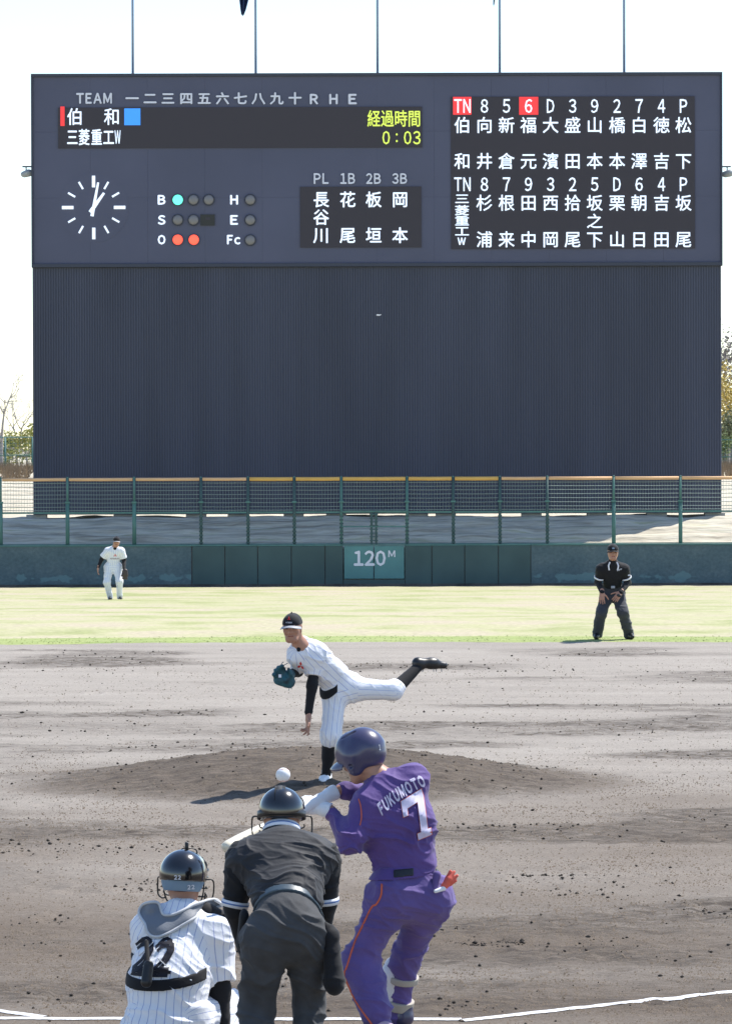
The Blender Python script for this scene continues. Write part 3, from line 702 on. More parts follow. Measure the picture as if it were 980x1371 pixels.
def panel(a, b_, c, d, name='display_panel', mt=None):
    p = bp_(a, d); q = bp_(c, b_)
    return MB().box(p[0], q[0], ZB-.02, ZB+.018, p[2], q[2]).build(name, mt or M['led_bg'], sb)
def cjk(ch, cx, cy, w_px, h_px, mt, parent, bold=.012, name='character', lift=.03):
    vs, fs = glyph(ch, bold); c = bp_(cx, cy); s_ = FPX/ZB
    v = np.stack([c[0]+(vs[:, 0]-.5)*w_px/s_, ZB-lift-vs[:, 2]*.003, c[2]+(vs[:, 1]-.38)*h_px/s_], 1)
    return mk(name, v, fs, mt, parent)
def lat(s, cx, cy, w_px, h_px, mt, parent, bold=.015, name='character', lift=.03):
    vs, fs = word(s, w_px*ZB/FPX, h_px*ZB/FPX, bold); c = bp_(cx, cy)
    return mk(name, np.stack([c[0]+vs[:, 0], ZB-lift-vs[:, 2]*.003, c[2]+vs[:, 1]], 1), fs, mt, parent)
def fld(a, b_, c, d, mt, parent, name='colour_field'):
    p = bp_(a, d); q = bp_(c, b_); return MB().box(p[0], q[0], ZB-.028, ZB-.021, p[2], q[2]).build(name, mt, parent)
lat('TEAM', 126, 131, 48, 14.5, M['paint_white'], sb, .04, 'lettering')
for ch, x in zip('一二三四五六七八九十', (177, 201, 225, 249.5, 273.5, 298, 322, 346, 370.5, 395)): cjk(ch, x, 131, 18.5, 17, M['paint_white'], sb, .035, 'lettering')
for ch, x in zip('RHE', (420.5, 446.5, 472)): lat(ch, x, 132, 11.5, 14, M['paint_white'], sb, .045, 'lettering')
p1 = panel(78, 142, 565, 198)
fld(81, 142, 86.5, 168, M['led_red'], p1); fld(166.5, 144.5, 188, 167, M['led_blue'], p1)
for ch, x in (('伯', 100.5), ('和', 150)): cjk(ch, x, 155.5, 22, 24, M['led_white'], p1, .012)
for ch, x in zip('三菱重工', (97, 112.8, 129.5, 145.5)): cjk(ch, x, 183, 15.5, 23, M['led_white'], p1, .018)
lat('W', 157.6, 182.8, 8, 18, M['led_white'], p1, .02)
for ch, x in zip('経過時間', (500.6, 518.6, 536.6, 554.6)): cjk(ch, x, 158, 18, 23.5, M['led_yellow'], p1, .012)
for ch, x, ww in (('0', 517, 10), (':', 531.2, 2.6), ('0', 545.7, 10), ('3', 558, 10)): lat(ch, x, 183.8, ww, 18 if ch != ':' else 12, M['led_yellow'], p1, .01)
p2 = panel(402, 249, 564, 331)
for s_, x in (('PL', 430), ('1B', 465.5), ('2B', 500), ('3B', 535)): lat(s_, x, 238.5, 20, 14.5, M['paint_white'], sb, .03, 'lettering')
for col_, x in (('長谷川', 430), ('花 尾', 465.5), ('板 垣', 500.3), ('岡 本', 535.5)):
    for ch, y in zip(col_, (266.5, 290, 314.5)):
        if ch != ' ': cjk(ch, x, y, 22, 22.5, M['led_white'], p2, .016)
p3 = panel(604, 128, 930, 333)
cx_ = (619, 648.5, 678, 707.5, 737, 766.5, 796, 826, 855.5, 885.5, 915)
fld(606.5, 129, 631, 153, M['led_red'], p3); fld(695, 129, 720.5, 153, M['led_red'], p3)
for s_, x in zip(('TN', '8', '5', '6', 'D', '3', '9', '2', '7', '4', 'P'), cx_): lat(s_, x, 141.3, 22 if s_ == 'TN' else 10, 18.5, M['led_white'], p3, .012)
for nm, x in zip(('伯和', '向井', '新倉', '福元', '大濱', '盛田', '山本', '橋本', '白澤', '徳吉', '松下'), cx_):
    cjk(nm[0], x, 166.8, 22.5, 23, M['led_white'], p3, .012); cjk(nm[1], x, 215, 22.5, 23, M['led_white'], p3, .012)
for s_, x in zip(('TN', '8', '7', '9', '3', '2', '5', 'D', '6', '4', 'P'), cx_): lat(s_, x, 246.2, 22 if s_ == 'TN' else 10, 18.5, M['led_white'], p3, .012)
for ch, y in zip('三菱重工', (265.5, 281, 295, 309)): cjk(ch, 618.5, y, 20, 14.5, M['led_white'], p3, .02)
lat('w', 618, 322.5, 11, 10, M['led_white'], p3, .02)
for nm, x in zip(('杉浦', '根来', '田中', '西岡', '拾尾', '坂之下', '栗山', '朝日', '吉田', '坂尾'), cx_[1:]):
    cjk(nm[0], x, 271, 22.5, 23, M['led_white'], p3, .012); cjk(nm[-1], x, 320, 22.5, 23, M['led_white'], p3, .012)
    if len(nm) == 3: cjk(nm[1], x, 295.5, 22.5, 21, M['led_white'], p3, .012)
for ch, x, y in (('B', 216.5, 267), ('S', 216.5, 294), ('O', 216.5, 320.5), ('H', 313.5, 267), ('E', 313.5, 294), ('Fc', 313, 320.5)): lat(ch, x, y, 18 if ch == 'Fc' else 10.5, 13, M['led_white'], sb, .04, 'lettering')
def lamp(px, py, mt, r_=7.0):
    c = bp_(px, py); r_ = r_*ZB/FPX; b_ = MB(); vs = []; N_ = 20
    for k, (rr, yy) in enumerate(((1.12, .0), (1.12, -.05), (1.0, -.05), (.98, -.03))):
        vs += [(c[0]+r_*rr*math.cos(6.2832*i/N_), ZB+.02+yy, c[2]+r_*rr*math.sin(6.2832*i/N_)) for i in range(N_)]
    bez = MB().add(vs, [(k*N_+i, k*N_+(i+1) % N_, (k+1)*N_+(i+1) % N_, (k+1)*N_+i) for k in range(3) for i in range(N_)]).build('lamp', M['trimdark'], sb, True)
    vs = []
    for k, (rr, yy) in enumerate(((.98, -.0), (.9, -.03), (.65, -.05), (.3, -.06))):
        vs += [(c[0]+r_*rr*math.cos(6.2832*i/N_), ZB+.0+yy, c[2]+r_*rr*math.sin(6.2832*i/N_)) for i in range(N_)]
    vs.append((c[0], ZB-.062, c[2]))
    MB().add(vs, [(k*N_+i, k*N_+(i+1) % N_, (k+1)*N_+(i+1) % N_, (k+1)*N_+i) for k in range(3) for i in range(N_)]+[(3*N_+i, 3*N_+(i+1) % N_, 4*N_) for i in range(N_)]).build('lens', mt, bez, True)
for x, y, m_ in ((238, 267, 'lamp_green'), (259, 267, 'lamp_off'), (279.5, 267, 'lamp_off'), (238, 294, 'lamp_off'), (259, 294, 'lamp_off'), (238, 320.5, 'lamp_red'), (259.5, 320.5, 'lamp_red'),
                 (335, 267, 'lamp_off'), (335, 294, 'lamp_off'), (335, 321, 'lamp_off')): lamp(x, y, M[m_])
hp = panel(268.5, 286.5, 287.5, 301.5, 'blank_plate', M['black_metal'])
fld(275, 290.5, 281, 294, M['led_bg'], hp, 'mark'); 
# clock
ck = bp_(125.5, 277.3); S_ = ZB/FPX
def bar(r0, r1, ang, wd, name, mt, parent, y=-.01, taper=1.0):
    d = V(math.sin(ang), 0, math.cos(ang)); q = V(d[2], 0, -d[0]); c = V(ck[0], ZB+y, ck[2])
    a, b_ = c+d*r0*S_, c+d*r1*S_; w0, w1 = wd*S_/2, wd*S_/2*taper; dy = V(0, -.02, 0)
    return MB().add([a-q*w0, a+q*w0, b_+q*w1, b_-q*w1, a-q*w0+dy, a+q*w0+dy, b_+q*w1+dy, b_-q*w1+dy], [(0, 1, 2, 3), (7, 6, 5, 4), (0, 4, 5, 1), (1, 5, 6, 2), (2, 6, 7, 3), (3, 7, 4, 0)]).build(name, mt, parent)
N_ = 40; rr = 47*S_
dial = mk('clock_dial', [(ck[0]+rr*math.cos(6.2832*i/N_), ZB+.012, ck[2]+rr*math.sin(6.2832*i/N_)) for i in range(N_)]+[(ck[0]+rr*math.cos(6.2832*i/N_), ZB+.02, ck[2]+rr*math.sin(6.2832*i/N_)) for i in range(N_)],
          [tuple(range(N_-1, -1, -1))]+[(i, (i+1) % N_, N_+(i+1) % N_, N_+i) for i in range(N_)], M['board'], sb)
for k in range(12):
    if k % 3 == 0: bar(27, 42.5, k*math.pi/6, 4.4, 'hour_mark', M['led_white'], dial)
    else: bar(28.5, 39.5, k*math.pi/6, 2.6, 'hour_mark', M['led_white'], dial)
bar(-12, 34, math.atan2(8.2, 43.7), 4.6, 'minute_hand', M['led_white'], dial, -.06, .6)
bar(-8, 24, math.atan2(17.7, 24.6), 5.4, 'hour_hand', M['led_white'], dial, -.03, .6)

# ---- flagpoles behind the board, flags, floodlights
M['pole'] = mat('pale steel pole', (.22, .28, .40), .4, .5, metal=.3); M['navy_flag'] = mat('navy flag cloth', (.03, .05, .13), .8)
M['white_flag'] = mat('pale flag cloth', (.55, .62, .72), .8)
pn = ('far left flagpole on top of the scoreboard', 'second flagpole from the left on the scoreboard, with a furled navy flag', 'middle flagpole rising from the scoreboard, bare', 'fourth flagpole on the scoreboard, with a pale flag tip', 'far right flagpole on top of the scoreboard')
for p, lb in zip((177, 342, 505.5, 669.5, 836.5), pn):
    x = bp_(p, 90, ZB+.6)[0]; q = thing('flagpole', lb, 'flagpole', (x, ZB+1.0, zt), 'flagpoles on the scoreboard')
    MB().tube([(x, ZB+1.0, zt-1.2), (x, ZB+1.0, zt+2.5), (x, ZB+1.0, zt+9.5)], [.045, .04, .025], 10).build('pole', M['pole'], q, True)
    MB().tube([(x, ZB+1.0, zt+9.5), (x, ZB+1.0, zt+9.62)], [.06, .03], 10).build('finial', M['pole'], q, True)
    MB().box(x-.08, x+.08, ZB+.88, ZB+1.1, zt-1.0, zt-.7).build('bracket', M['trimdark'], q)
def flag(px, tip_y, half, mt, name, lb, slant):
    vs = []; N1, N2 = 14, 16; tip = bp_(px, tip_y, ZB+1)
    for i in range(N1):
        t_ = i/(N1-1)
        for j in range(N2):
            u = j/(N2-1)-.5; wdt = half*(.25+.75*min(1, t_*3)) if t_ < .4 else half*(1+.25*math.sin(t_*3))
            vs.append((tip[0]+u*2*wdt+slant*t_, ZB+1-.12*math.cos(u*14+t_*2)*min(1, t_*4+.2), tip[2]+t_*2.6+(.18*abs(u) if i == 0 else 0)))
    o = mk(name, vs, [(i*N2+j, i*N2+j+1, (i+1)*N2+j+1, (i+1)*N2+j) for i in range(N1-1) for j in range(N2-1)], mt, None, True)
    md = o.modifiers.new('thickness', 'SOLIDIFY'); md.thickness = .01
    tag(o, lb, 'flag')
flag(325, 21, .21, M['navy_flag'], 'furled_flag', 'navy blue flag hanging limp left of the second flagpole, its tip at the top edge', .22)
flag(661, 8, .07, M['white_flag'], 'furled_flag', 'thin pale blue flag tip beside the fourth flagpole', .15)
M['lamp_body'] = mat('grey lamp housing', (.30, .32, .34), .5, .4)
for s_, px, lb in ((-1, 35, 'round grey floodlight on a short arm at the left edge of the scoreboard'), (1, 973.5, 'round grey floodlight on a short arm at the right edge of the scoreboard')):
    c = bp_(px, 232, ZB+.3); q = thing('floodlight', lb, 'floodlight', tuple(c), 'floodlights at the scoreboard edges'); xe = x0 if s_ < 0 else x1
    bl = Blob().cone(c+V(-.05, 0, -.02), c+V(.08, -.05, .02), .13, .15, sq=(0, 0, 1), s_=.8)
    organic('lamp_head', bl, M['lamp_body'], q, .03, sm=1)
    ya = bp_(px, 222.5, ZB+.3)[2]
    MB().tube([(xe-s_*.05, ZB+.3, ya), (c[0]+s_*.12, ZB+.3, ya)], .025, 8).build('arm', M['trimdark'], q)
    MB().tube([(c[0], ZB+.3, ya), (c[0], ZB+.3, c[2]+.1)], .02, 8).build('bracket', M['trimdark'], q)

# ================================================================== TREES AND SHRUBS BESIDE THE BOARD
M['bark'] = mat('grey bark', (.48, .45, .43), .9, .1, noise_amt=.3, nscale=12, bump=.01)
def leafm(n_, c): return mat(n_, c, .8, .15, noise_amt=.45, nscale=2.2)
M['leaf_g'] = leafm('mid green leaves', (.30, .36, .17)); M['leaf_y'] = leafm('yellow green leaves', (.42, .42, .13)); M['leaf_o'] = leafm('orange leaves', (.62, .48, .15)); M['leaf_d'] = leafm('dull olive leaves', (.24, .26, .15)); M['leaf_b'] = leafm('grey brown twigs', (.36, .33, .31)); M['leaf_r'] = leafm('dry grass', (.36, .27, .18))  # lightened tones: distance haze is put into the leaf colours
def branch(b_, p, d, L, r, lv, tips):
    q = p+d*L; mid = p+d*L*.5+rng.normal(0, L*.05, 3); b_.tube([p, mid, q], [r, r*.8, r*.6], 6, False); tips.append(q); tips.append(mid)
    if lv == 0: return
    for k in range(3 if lv > 1 else 3):
        nd = nrm(d+rng.normal(0, .55, 3)+V(0, 0, .15)); branch(b_, q-d*L*.25*rng.random(), nd, L*rng.uniform(.6, .8), r*.55, lv-1, tips)
def tree(name, label, x, z, Hh_, mt, leaves, group, lsize=.09, lv=3, spread=.35, cat='tree'):
    base = V(x, z, float(prof(z))-.1); q = thing(name, label, cat, tuple(base), group); b_ = MB(); tips = []
    branch(b_, base, nrm(V(rng.normal(0, .06), rng.normal(0, .06), 1)), Hh_*.34, Hh_*.022, lv, tips)
    b_.build('trunk', M['bark'], q, True)
    if leaves:
        tp = np.array(tips); tp = tp[tp[:, 2] > base[2]+Hh_*.18]
        c = tp[rng.integers(0, len(tp), leaves)]+rng.normal(0, 1, (leaves, 3))*Hh_*.075
        a = rng.normal(0, 1, (leaves, 3)); a /= np.linalg.norm(a, axis=1)[:, None]; b2 = np.cross(a, rng.normal(0, 1, (leaves, 3))); b2 /= np.linalg.norm(b2, axis=1)[:, None]
        s_ = rng.uniform(.5, 1.2, (leaves, 1))*lsize
        Wt = np.stack([c-a*s_, c+b2*s_*.55, c+a*s_, c-b2*s_*.55], 1).reshape(-1, 3)
        tag(mk('crown', Wt, np.arange(leaves*4).reshape(-1, 4), mt, q), kind='stuff')
    return q
GL, GR = 'trees left of the scoreboard', 'trees right of the scoreboard'
def tx(px, z): return (px-490)/FPX*z
tree('bare_tree', 'pale leafless tree with thin branches at the left edge of the picture', tx(2, 172), 172, 4.6, M['leaf_b'], 0, GL, .03, 5)
tree('bare_tree', 'small leafless sapling just left of the scoreboard', tx(24, 175), 175, 3.4, M['leaf_b'], 0, GL, .03, 5)
tree('leafy_shrub', 'yellow green shrub against the left edge of the scoreboard', tx(34, 174), 174, 2.3, M['leaf_y'], 1600, GL, .06, 3, cat='shrub')
tree('leafy_shrub', 'mid green shrub behind the green mesh fence at far left', tx(14, 176), 176, 1.5, M['leaf_g'], 1300, GL, .06, 3, cat='shrub')
tree('leafy_shrub', 'pale green bush hidden behind the left edge of the board', tx(50, 178), 178, 2.1, M['leaf_g'], 1200, GL, .06, 3, cat='shrub')
tree('leafy_shrub', 'yellow green bush beyond the left picture edge', tx(-40, 176), 176, 2.0, M['leaf_y'], 1200, GL, .06, 3, cat='shrub')
tree('broad_tree', 'tall grey brown tree at the right edge of the picture', tx(986, 186), 186, 6.2, M['leaf_b'], 5200, GR, .08, 4)
tree('broad_tree', 'orange leaved tree right of the scoreboard', tx(974, 178), 178, 4.6, M['leaf_o'], 4600, GR, .075, 3)
tree('broad_tree', 'olive green tree low beside the right edge of the scoreboard', tx(985, 172), 172, 2.6, M['leaf_d'], 2400, GR, .07, 3)
tree('leafy_shrub', 'bright green shrub by the right hand green fence', tx(968, 170), 170, 1.7, M['leaf_g'], 1700, GR, .06, 3, cat='shrub')
tree('broad_tree', 'orange brown tree beyond the right picture edge', tx(1030, 180), 180, 4.6, M['leaf_o'], 2200, GR, .08, 3)
# rocks on the right
M['rock'] = mat('pale rock', (.42, .39, .38), .9, .2, noise_amt=.3, nscale=2, bump=.05, bscale=4)
for px, z, r_, lb in ((970, 181, .8, 'pale grey boulder under the orange tree right of the scoreboard'), (984, 183, 1.0, 'larger pale boulder at the right picture edge')):
    c = V(tx(px, z), z, 3.6); bl = Blob()
    for k in range(5): bl.ball(c+rng.normal(0, r_*.4, 3)*[1, 1, .9]-V(0, 0, k*.5*r_), r_*rng.uniform(.4, .75), k=.1)
    bl.cone(c-V(0, 0, 2.2), c-V(0, 0, .6), 1.2, .7, k=.2)
    o = organic('boulder', bl, M['rock'], None, .12, fold=.12, fscale=2, sm=0); tag(o, lb, 'boulder', 'boulders right of the scoreboard')
# dry grass tufts along the bank crest
nt_ = 5000; xx = np.where(rng.random(nt_) < .5, rng.uniform(-15.5, -12, nt_), rng.uniform(12.5, 16, nt_)); zz = rng.uniform(164, 172, nt_); hh = prof(zz); ll = rng.uniform(.15, .5, nt_); ln = rng.normal(0, .12, (nt_, 2))
Wt = np.stack([np.stack([xx-.015, zz, hh-.05], 1), np.stack([xx+.015, zz, hh-.05], 1), np.stack([xx+ln[:, 0], zz+ln[:, 1], hh+ll], 1)], 1)
tag(mk('dry_grass', Wt.reshape(-1, 3), np.arange(nt_*3).reshape(-1, 3), M['leaf_r']), 'reddish dry grass along the top of the bank beside the scoreboard', 'dry grass', kind='stuff')
def gfence(xa, xb, z, py0, py1, lb):
    zt_, zb_ = at(490, py0, z)[2], at(490, py1, z)[2]; q = thing('mesh_fence', lb, 'fence', ((xa+xb)/2, z, zb_)); s_ = MB()
    n_ = int((xb-xa)/.9)
    for k in range(n_+1): x = xa+(xb-xa)*k/n_; MB().tube([(x, z, zb_-.3), (x, z, zt_)], .035, 8).build('post', M['fence_green'], q, True)
    for z_ in (zt_, (zt_+zb_)/2): MB().tube([(xa, z, z_), (xb, z, z_)], .02, 6).build('rail', M['fence_green'], q, True)
    for k in range(int((xb-xa)/.12)): s_.box(xa+k*.12, xa+k*.12+.008, z+.03, z+.038, zb_, zt_)
    for k in range(int((zt_-zb_)/.12)): s_.box(xa, xb, z+.03, z+.038, zb_+k*.12, zb_+k*.12+.008)
    tag(s_.build('wire_mesh', M['fence_green'], q), kind='stuff')
gfence(-18.2, -11.2, 169.5, 584, 632, 'green wire mesh fence on the bank left of the scoreboard')
gfence(12.6, 18, 168.5, 590, 636, 'green wire mesh fence on the bank right of the scoreboard')
M['hill'] = mat('far wooded hill', (.12, .14, .11), .9, .1, noise_amt=.3, nscale=.05)
hx = np.linspace(-900, 900, 121); 
X, Z = np.meshgrid(hx, np.linspace(900, 1700, 12)); Hh = -6+(6+3*fbm(np.stack([X.ravel()/160, Z.ravel()/300, 0*X.ravel()], 1), 4, 90).reshape(X.shape))*np.sin(np.linspace(0, math.pi, 12))[:, None]*.7
tag(gridmesh('far_hills', X, Z, Hh, M['hill'], smooth=True), kind='structure')

# ================================================================== PEOPLE
def head(B, c, f, u, sc=1.0, face=True):
    """skull, jaw, nose, ears, sockets and lips; f looks forward, u points up; c is the middle of the skull"""
    f = nrm(f); u = nrm(u-f*np.dot(u, f)); r = np.cross(f, u); S = sc
    p = lambda a, b_, d: c+(r*a+f*b_+u*d)*S
    B.cone(p(0, -.022, .030), p(0, .025, .026), .082*S, .074*S, k=.03, sq=r, s_=.93)
    B.cone(p(0, .030, -.015), p(0, .045, -.060), .062*S, .046*S, k=.03, sq=r, s_=.98)
    B.cone(p(-.022, .062, -.090), p(.022, .062, -.090), .022*S, k=.03)
    B.cone(p(-.045, .0, -.045), p(-.022, .055, -.085), .026*S, .02*S, k=.03); B.cone(p(.045, .0, -.045), p(.022, .055, -.085), .026*S, .02*S, k=.03)
    for s in (-1, 1):
        B.ball(p(.038*s, .060, -.022), .026*S, k=.02)
        B.cone(p(.074*s, -.005, .012), p(.072*s, .002, -.028), .018*S, .012*S, k=.006, sq=r, s_=.5)
    if face:
        B.cone(p(-.03, .082, .032), p(.03, .082, .032), .014*S, k=.015)
        for s in (-1, 1): B.ball(p(.032*s, .098, .010), .013*S, k=.016, sub=True)
        B.cone(p(0, .090, .012), p(0, .108, -.022), .008*S, .013*S, k=.010)
        B.cone(p(-.014, .094, -.028), p(.014, .094, -.028), .009*S, k=.008)
        B.cone(p(-.018, .084, -.055), p(.018, .084, -.055), .0095*S, k=.008)
    return p
def face_parts(p, parent, sc=1.0, hair=True):
    """eyes, brows and mouth as small children"""
    for s in (-1, 1):
        b_ = Blob().cone(p(.022*s, .083, .010), p(.042*s, .079, .010), .0075*sc, .006*sc); organic('eye', b_, M['eye'], parent, .003, sm=1)
        b_ = Blob().cone(p(.018*s, .0945, .030), p(.048*s, .084, .032), .005*sc, .0035*sc); organic('eyebrow', b_, M['hair'], parent, .003, sm=1)
    b_ = Blob().cone(p(-.020, .090, -.055), p(.020, .090, -.055), .0055*sc, .0055*sc, k=.005); organic('mouth', b_, M['lips'], parent, .003, sm=1)
def hair_cap(p, parent, c, sc=1.0, off=.006, low=-.03):
    u = nrm(p(0, 0, 1)-p(0, 0, 0)); f = nrm(p(0, 1, 0)-p(0, 0, 0))
    B = Blob().cone(p(0, -.024, .030), p(0, .020, .030), (.082+off)*sc, (.072+off)*sc, sq=np.cross(f, u), s_=.95, k=.02)
    B.cone(p(0, -.050, .0), p(0, -.055, -.03), .045*sc, .035*sc, k=.03)
    post = lambda P, d: np.maximum(d, np.maximum(-((P-c)@u-low*sc), np.minimum((P-c)@f-.045*sc, 1)-np.clip(((P-c)@u-.05*sc)*3, 0, 1)))
    return organic('hair', B, M['hair'], parent, .005, post, sm=1)
def hand(B, w, d, n, s, curl=.3, spread=.1, sc=1.0, thumb=.5, curls=None):
    """wrist w, finger direction d, palm faces n, thumb lies towards s"""
    d = nrm(d); n = nrm(n-d*np.dot(n, d)); s = nrm(s-d*np.dot(s, d)-n*np.dot(s, n))
    for o in (-.027, -.009, .010, .028): B.cone(w+d*.012*sc+s*o*.7*sc, w+d*.088*sc+s*o*sc, .015*sc, .0135*sc, k=.014, sq=n, s_=.9)
    B.cone(w-d*.03*sc, w+d*.03*sc, .026*sc, .028*sc, k=.02, sq=n, s_=.72)
    L = (.058, .074, .080, .072)
    for i, (o, l) in enumerate(zip((-.029, -.010, .010, .029), L)):
        q = w+d*.088*sc+s*o*sc; dd = nrm(d+s*(i-1.5)*spread*.5); a = 0; cu = curls[i] if curls else curl; rr = (.0085, .0082, .0075, .0065)
        for j, fr in enumerate((.46, .30, .24)):
            a += cu*(1.0 if j else .7); e_ = dd*math.cos(a)+n*math.sin(a); q2 = q+e_*l*fr*sc
            B.cone(q, q2, rr[j]*sc, rr[j+1]*sc, k=.004); q = q2
    q = w+d*.022*sc+s*.026*sc; e_ = nrm(d*.65+s*.75+n*.25*thumb)
    for j, (l, r0, r1) in enumerate(((.042, .014, .0105), (.034, .0105, .009), (.026, .009, .0075))):
        q2 = q+e_*l*sc; B.cone(q, q2, r0*sc, r1*sc, k=.008); q = q2; e_ = nrm(e_+d*.25+n*thumb*.35)
def tubes(name, paths, r, mt, parent, n=6):
    b_ = MB()
    for p in paths: b_.tube(p, r, n)
    return b_.build(name, mt, parent, True)
def smoothpath(pts, m=6):
    pts = [np.asarray(p, float) for p in pts]; P = [pts[0]]+pts+[pts[-1]]; out = []
    for i in range(1, len(P)-2):
        for k in range(m):
            t = k/m; a, b_, c, d = P[i-1:i+3]
            out.append(.5*((2*b_)+(-a+c)*t+(2*a-5*b_+4*c-d)*t*t+(-a+3*b_-3*c+d)*t**3))
    out.append(pts[-1]); return out
def slab(B, c, n, hw, off, mask=None):
    """post function: a band of thickness off hugging blob B between two planes"""
    n = nrm(n)
    def f(P, d):
        v = np.maximum(d-off, np.abs((P-c)@n)-hw)
        return v if mask is None else np.maximum(v, mask(P))
    return f
def shoe(B, heel, toe, up=V(0, 0, 1), sc=1.0):
    h, t_ = np.asarray(heel, float), np.asarray(toe, float); f = nrm(t_-h)
    B.cone(h+up*.045*sc, h+(t_-h)*.55+up*.04*sc, .042*sc, .044*sc, k=.03); B.cone(h+(t_-h)*.5+up*.035*sc, t_-f*.03+up*.03*sc, .044*sc, .033*sc, k=.03)
    B.cone(h+up*.05*sc, h+up*.10*sc, .042*sc, .045*sc, k=.03)
def cap(parent, p, mt_crown, mt_brim, sc=1.0, vox=.006, brim=.075, name='cap', low=.034):
    """baseball cap: dome, six-panel button, curved peak"""
    c = p(0, 0, 0); u = nrm(p(0, 0, 1)-c); f = nrm(p(0, 1, 0)-c); r = np.cross(f, u)
    B = Blob().cone(p(0, -.022, .036), p(0, .022, .040), .092*sc, .086*sc, sq=r, s_=.95, k=.02); B.ball(p(0, .0, .131), .008*sc, k=.004)
    o = organic(name, B, mt_crown, parent, vox, lambda P, d: np.maximum(d, -((P-c)@u-low*sc)), sm=2)
    vs = []; nu, nv = 17, 7
    for lay in (0, 1):
        for i in range(nu):
            a = (i/(nu-1)-.5)*2*1.2
            for j in range(nv):
                t = j/(nv-1); rr = .094+brim*t*math.cos(a*.95)**.7
                x = math.sin(a)*(.088+.010*t); y = .005+math.cos(a)*.094+brim*t*max(math.cos(a*1.15), 0)**.6; z = low+.004-.030*(x/.08)**2*.7-.010*t*t-lay*.004
                vs.append(p(x, y, z))
    g = lambda l, i, j: (l*nu+i)*nv+j
    fs = [(g(0, i, j), g(0, i, j+1), g(0, i+1, j+1), g(0, i+1, j)) for i in range(nu-1) for j in range(nv-1)]+[(g(1, i, j), g(1, i+1, j), g(1, i+1, j+1), g(1, i, j+1)) for i in range(nu-1) for j in range(nv-1)]
    fs += [(g(0, i, nv-1), g(1, i, nv-1), g(1, i+1, nv-1), g(0, i+1, nv-1)) for i in range(nu-1)]
    mk('cap_peak', vs, fs, mt_brim, parent, True)
    return o
def diamonds(tree_, origin, ux, uy, s, mt, parent, view, step=.02):
    h = s/2; w_ = h*.58
    for a in (90, 210, 330):
        d = V(math.cos(R(a)), math.sin(R(a))); q = V(-d[1], d[0])
        vs = [d*0, d*h*.5+q*w_*.5, d*h, d*h*.5-q*w_*.5]
        decal('emblem', np.array(vs), [(0, 3, 2, 1)], tree_, origin, ux, uy, step, mt, parent, view=view)
def sleeves(parent, arms, rs, vox):
    for pts in arms: organic('undersleeve', Blob().limb(pts, rs, k=.03), M['black_cloth'], parent, vox, fold=.004, fscale=14)
UP = V(0, 0, 1); Xv = V(1, 0, 0); Yv = V(0, 1, 0)
GROUP_PLAYERS = None

# ------------------------------------------------------------------ PLATE UMPIRE (nearest, back to us, bent over)
z0 = 22.25
def U(px, py, dz=0): return at(px, py, z0+dz)
um = thing('person', 'plate umpire in black shirt bent forward beside the catcher, his back to us', 'person', (U(382, 1300)[0], z0, 0))
hipL, hipR = U(354, 1262, .02), U(410, 1258, .06); knL, knR = U(345, 1352, .14), U(414, 1345, .20); anL, anR = U(338, 1425, -.02), U(410, 1412, .10)
pel, lum, che, nek = U(383, 1238, .03), U(384, 1208, .16), U(380, 1158, .36), U(378, 1122, .47)
shL, shR = U(325, 1156, .36), U(432, 1154, .36); elL, elR = U(314, 1216, .36), U(436, 1212, .38); wrL, wrR = U(334, 1290, .52), U(428, 1288, .54)
hc = U(377, 1096, .56); hf, hu = V(.02, .97, -.22), V(0, .22, .97)
B = Blob(); hp_ = head(B, hc, hf, hu, 1.10)
B.cone(nek, hc-UP*.03-Yv*.02, .062, .058, k=.04)
B.limb([pel, lum, che], [.10, .085, .10], k=.08); B.cone(shL, shR, .07, k=.08); B.cone(che, nek, .1, .06, k=.05)
B.limb([shL, elL, wrL], [.052, .042, .030], k=.03); B.limb([shR, elR, wrR], [.052, .042, .030], k=.03)
B.limb([hipL, knL, anL], [.085, .058, .042], k=.05); B.limb([hipR, knR, anR], [.085, .058, .042], k=.05)
hand(B, wrL, V(.1, .5, -.8), V(.1, -.2, -1), V(1, .2, 0), .35); hand(B, wrR, V(-.1, .5, -.8), V(-.1, -.2, -1), V(-1, .2, 0), .35)
organic('body', B, M['skin'], um, .008)
hair_cap(hp_, um, hc)
SH = Blob()
SH.cone(lum+(lum-che)*.16, che, .140, .165, k=.08, sq=nrm(np.cross(Xv, che-lum)), s_=.80, capa=True)
SH.cone(shL+V(.03, 0, 0), shR-V(.03, 0, 0), .098, k=.10); SH.cone(che+V(-.08, -.02, 0), lum+V(-.055, -.01, .03), .105, .105, k=.09); SH.cone(che+V(.08, -.02, 0), lum+V(.055, -.01, .03), .105, .105, k=.09)
SH.cone(shL+V(.03, -.02, .02), nek-V(0, .05, .03), .085, .070, k=.08); SH.cone(shR+V(-.03, -.02, .02), nek-V(0, .05, .03), .085, .070, k=.08)
slL, slR = elL+(shL-elL)*.03, elR+(shR-elR)*.03
for a, b_ in ((shL, slL), (shR, slR)): organic('shirt_sleeve', Blob().cone(a+(a-b_)*.1, b_, .090, .062, capb=True), M['black_cloth'], um, .006, fold=.008, fscale=14, seed=4)  # sleeves blacker than the shirt back: their shade is put into the colour
shirt = organic('shirt', SH, M['ump_shirt'], um, .006, fold=.013, fdir=V(.25, .6, .9), fscale=16, seed=3, foldmask=lambda P: .35+.65*(1-sstep(P[:, 2], 1.02, 1.18)))
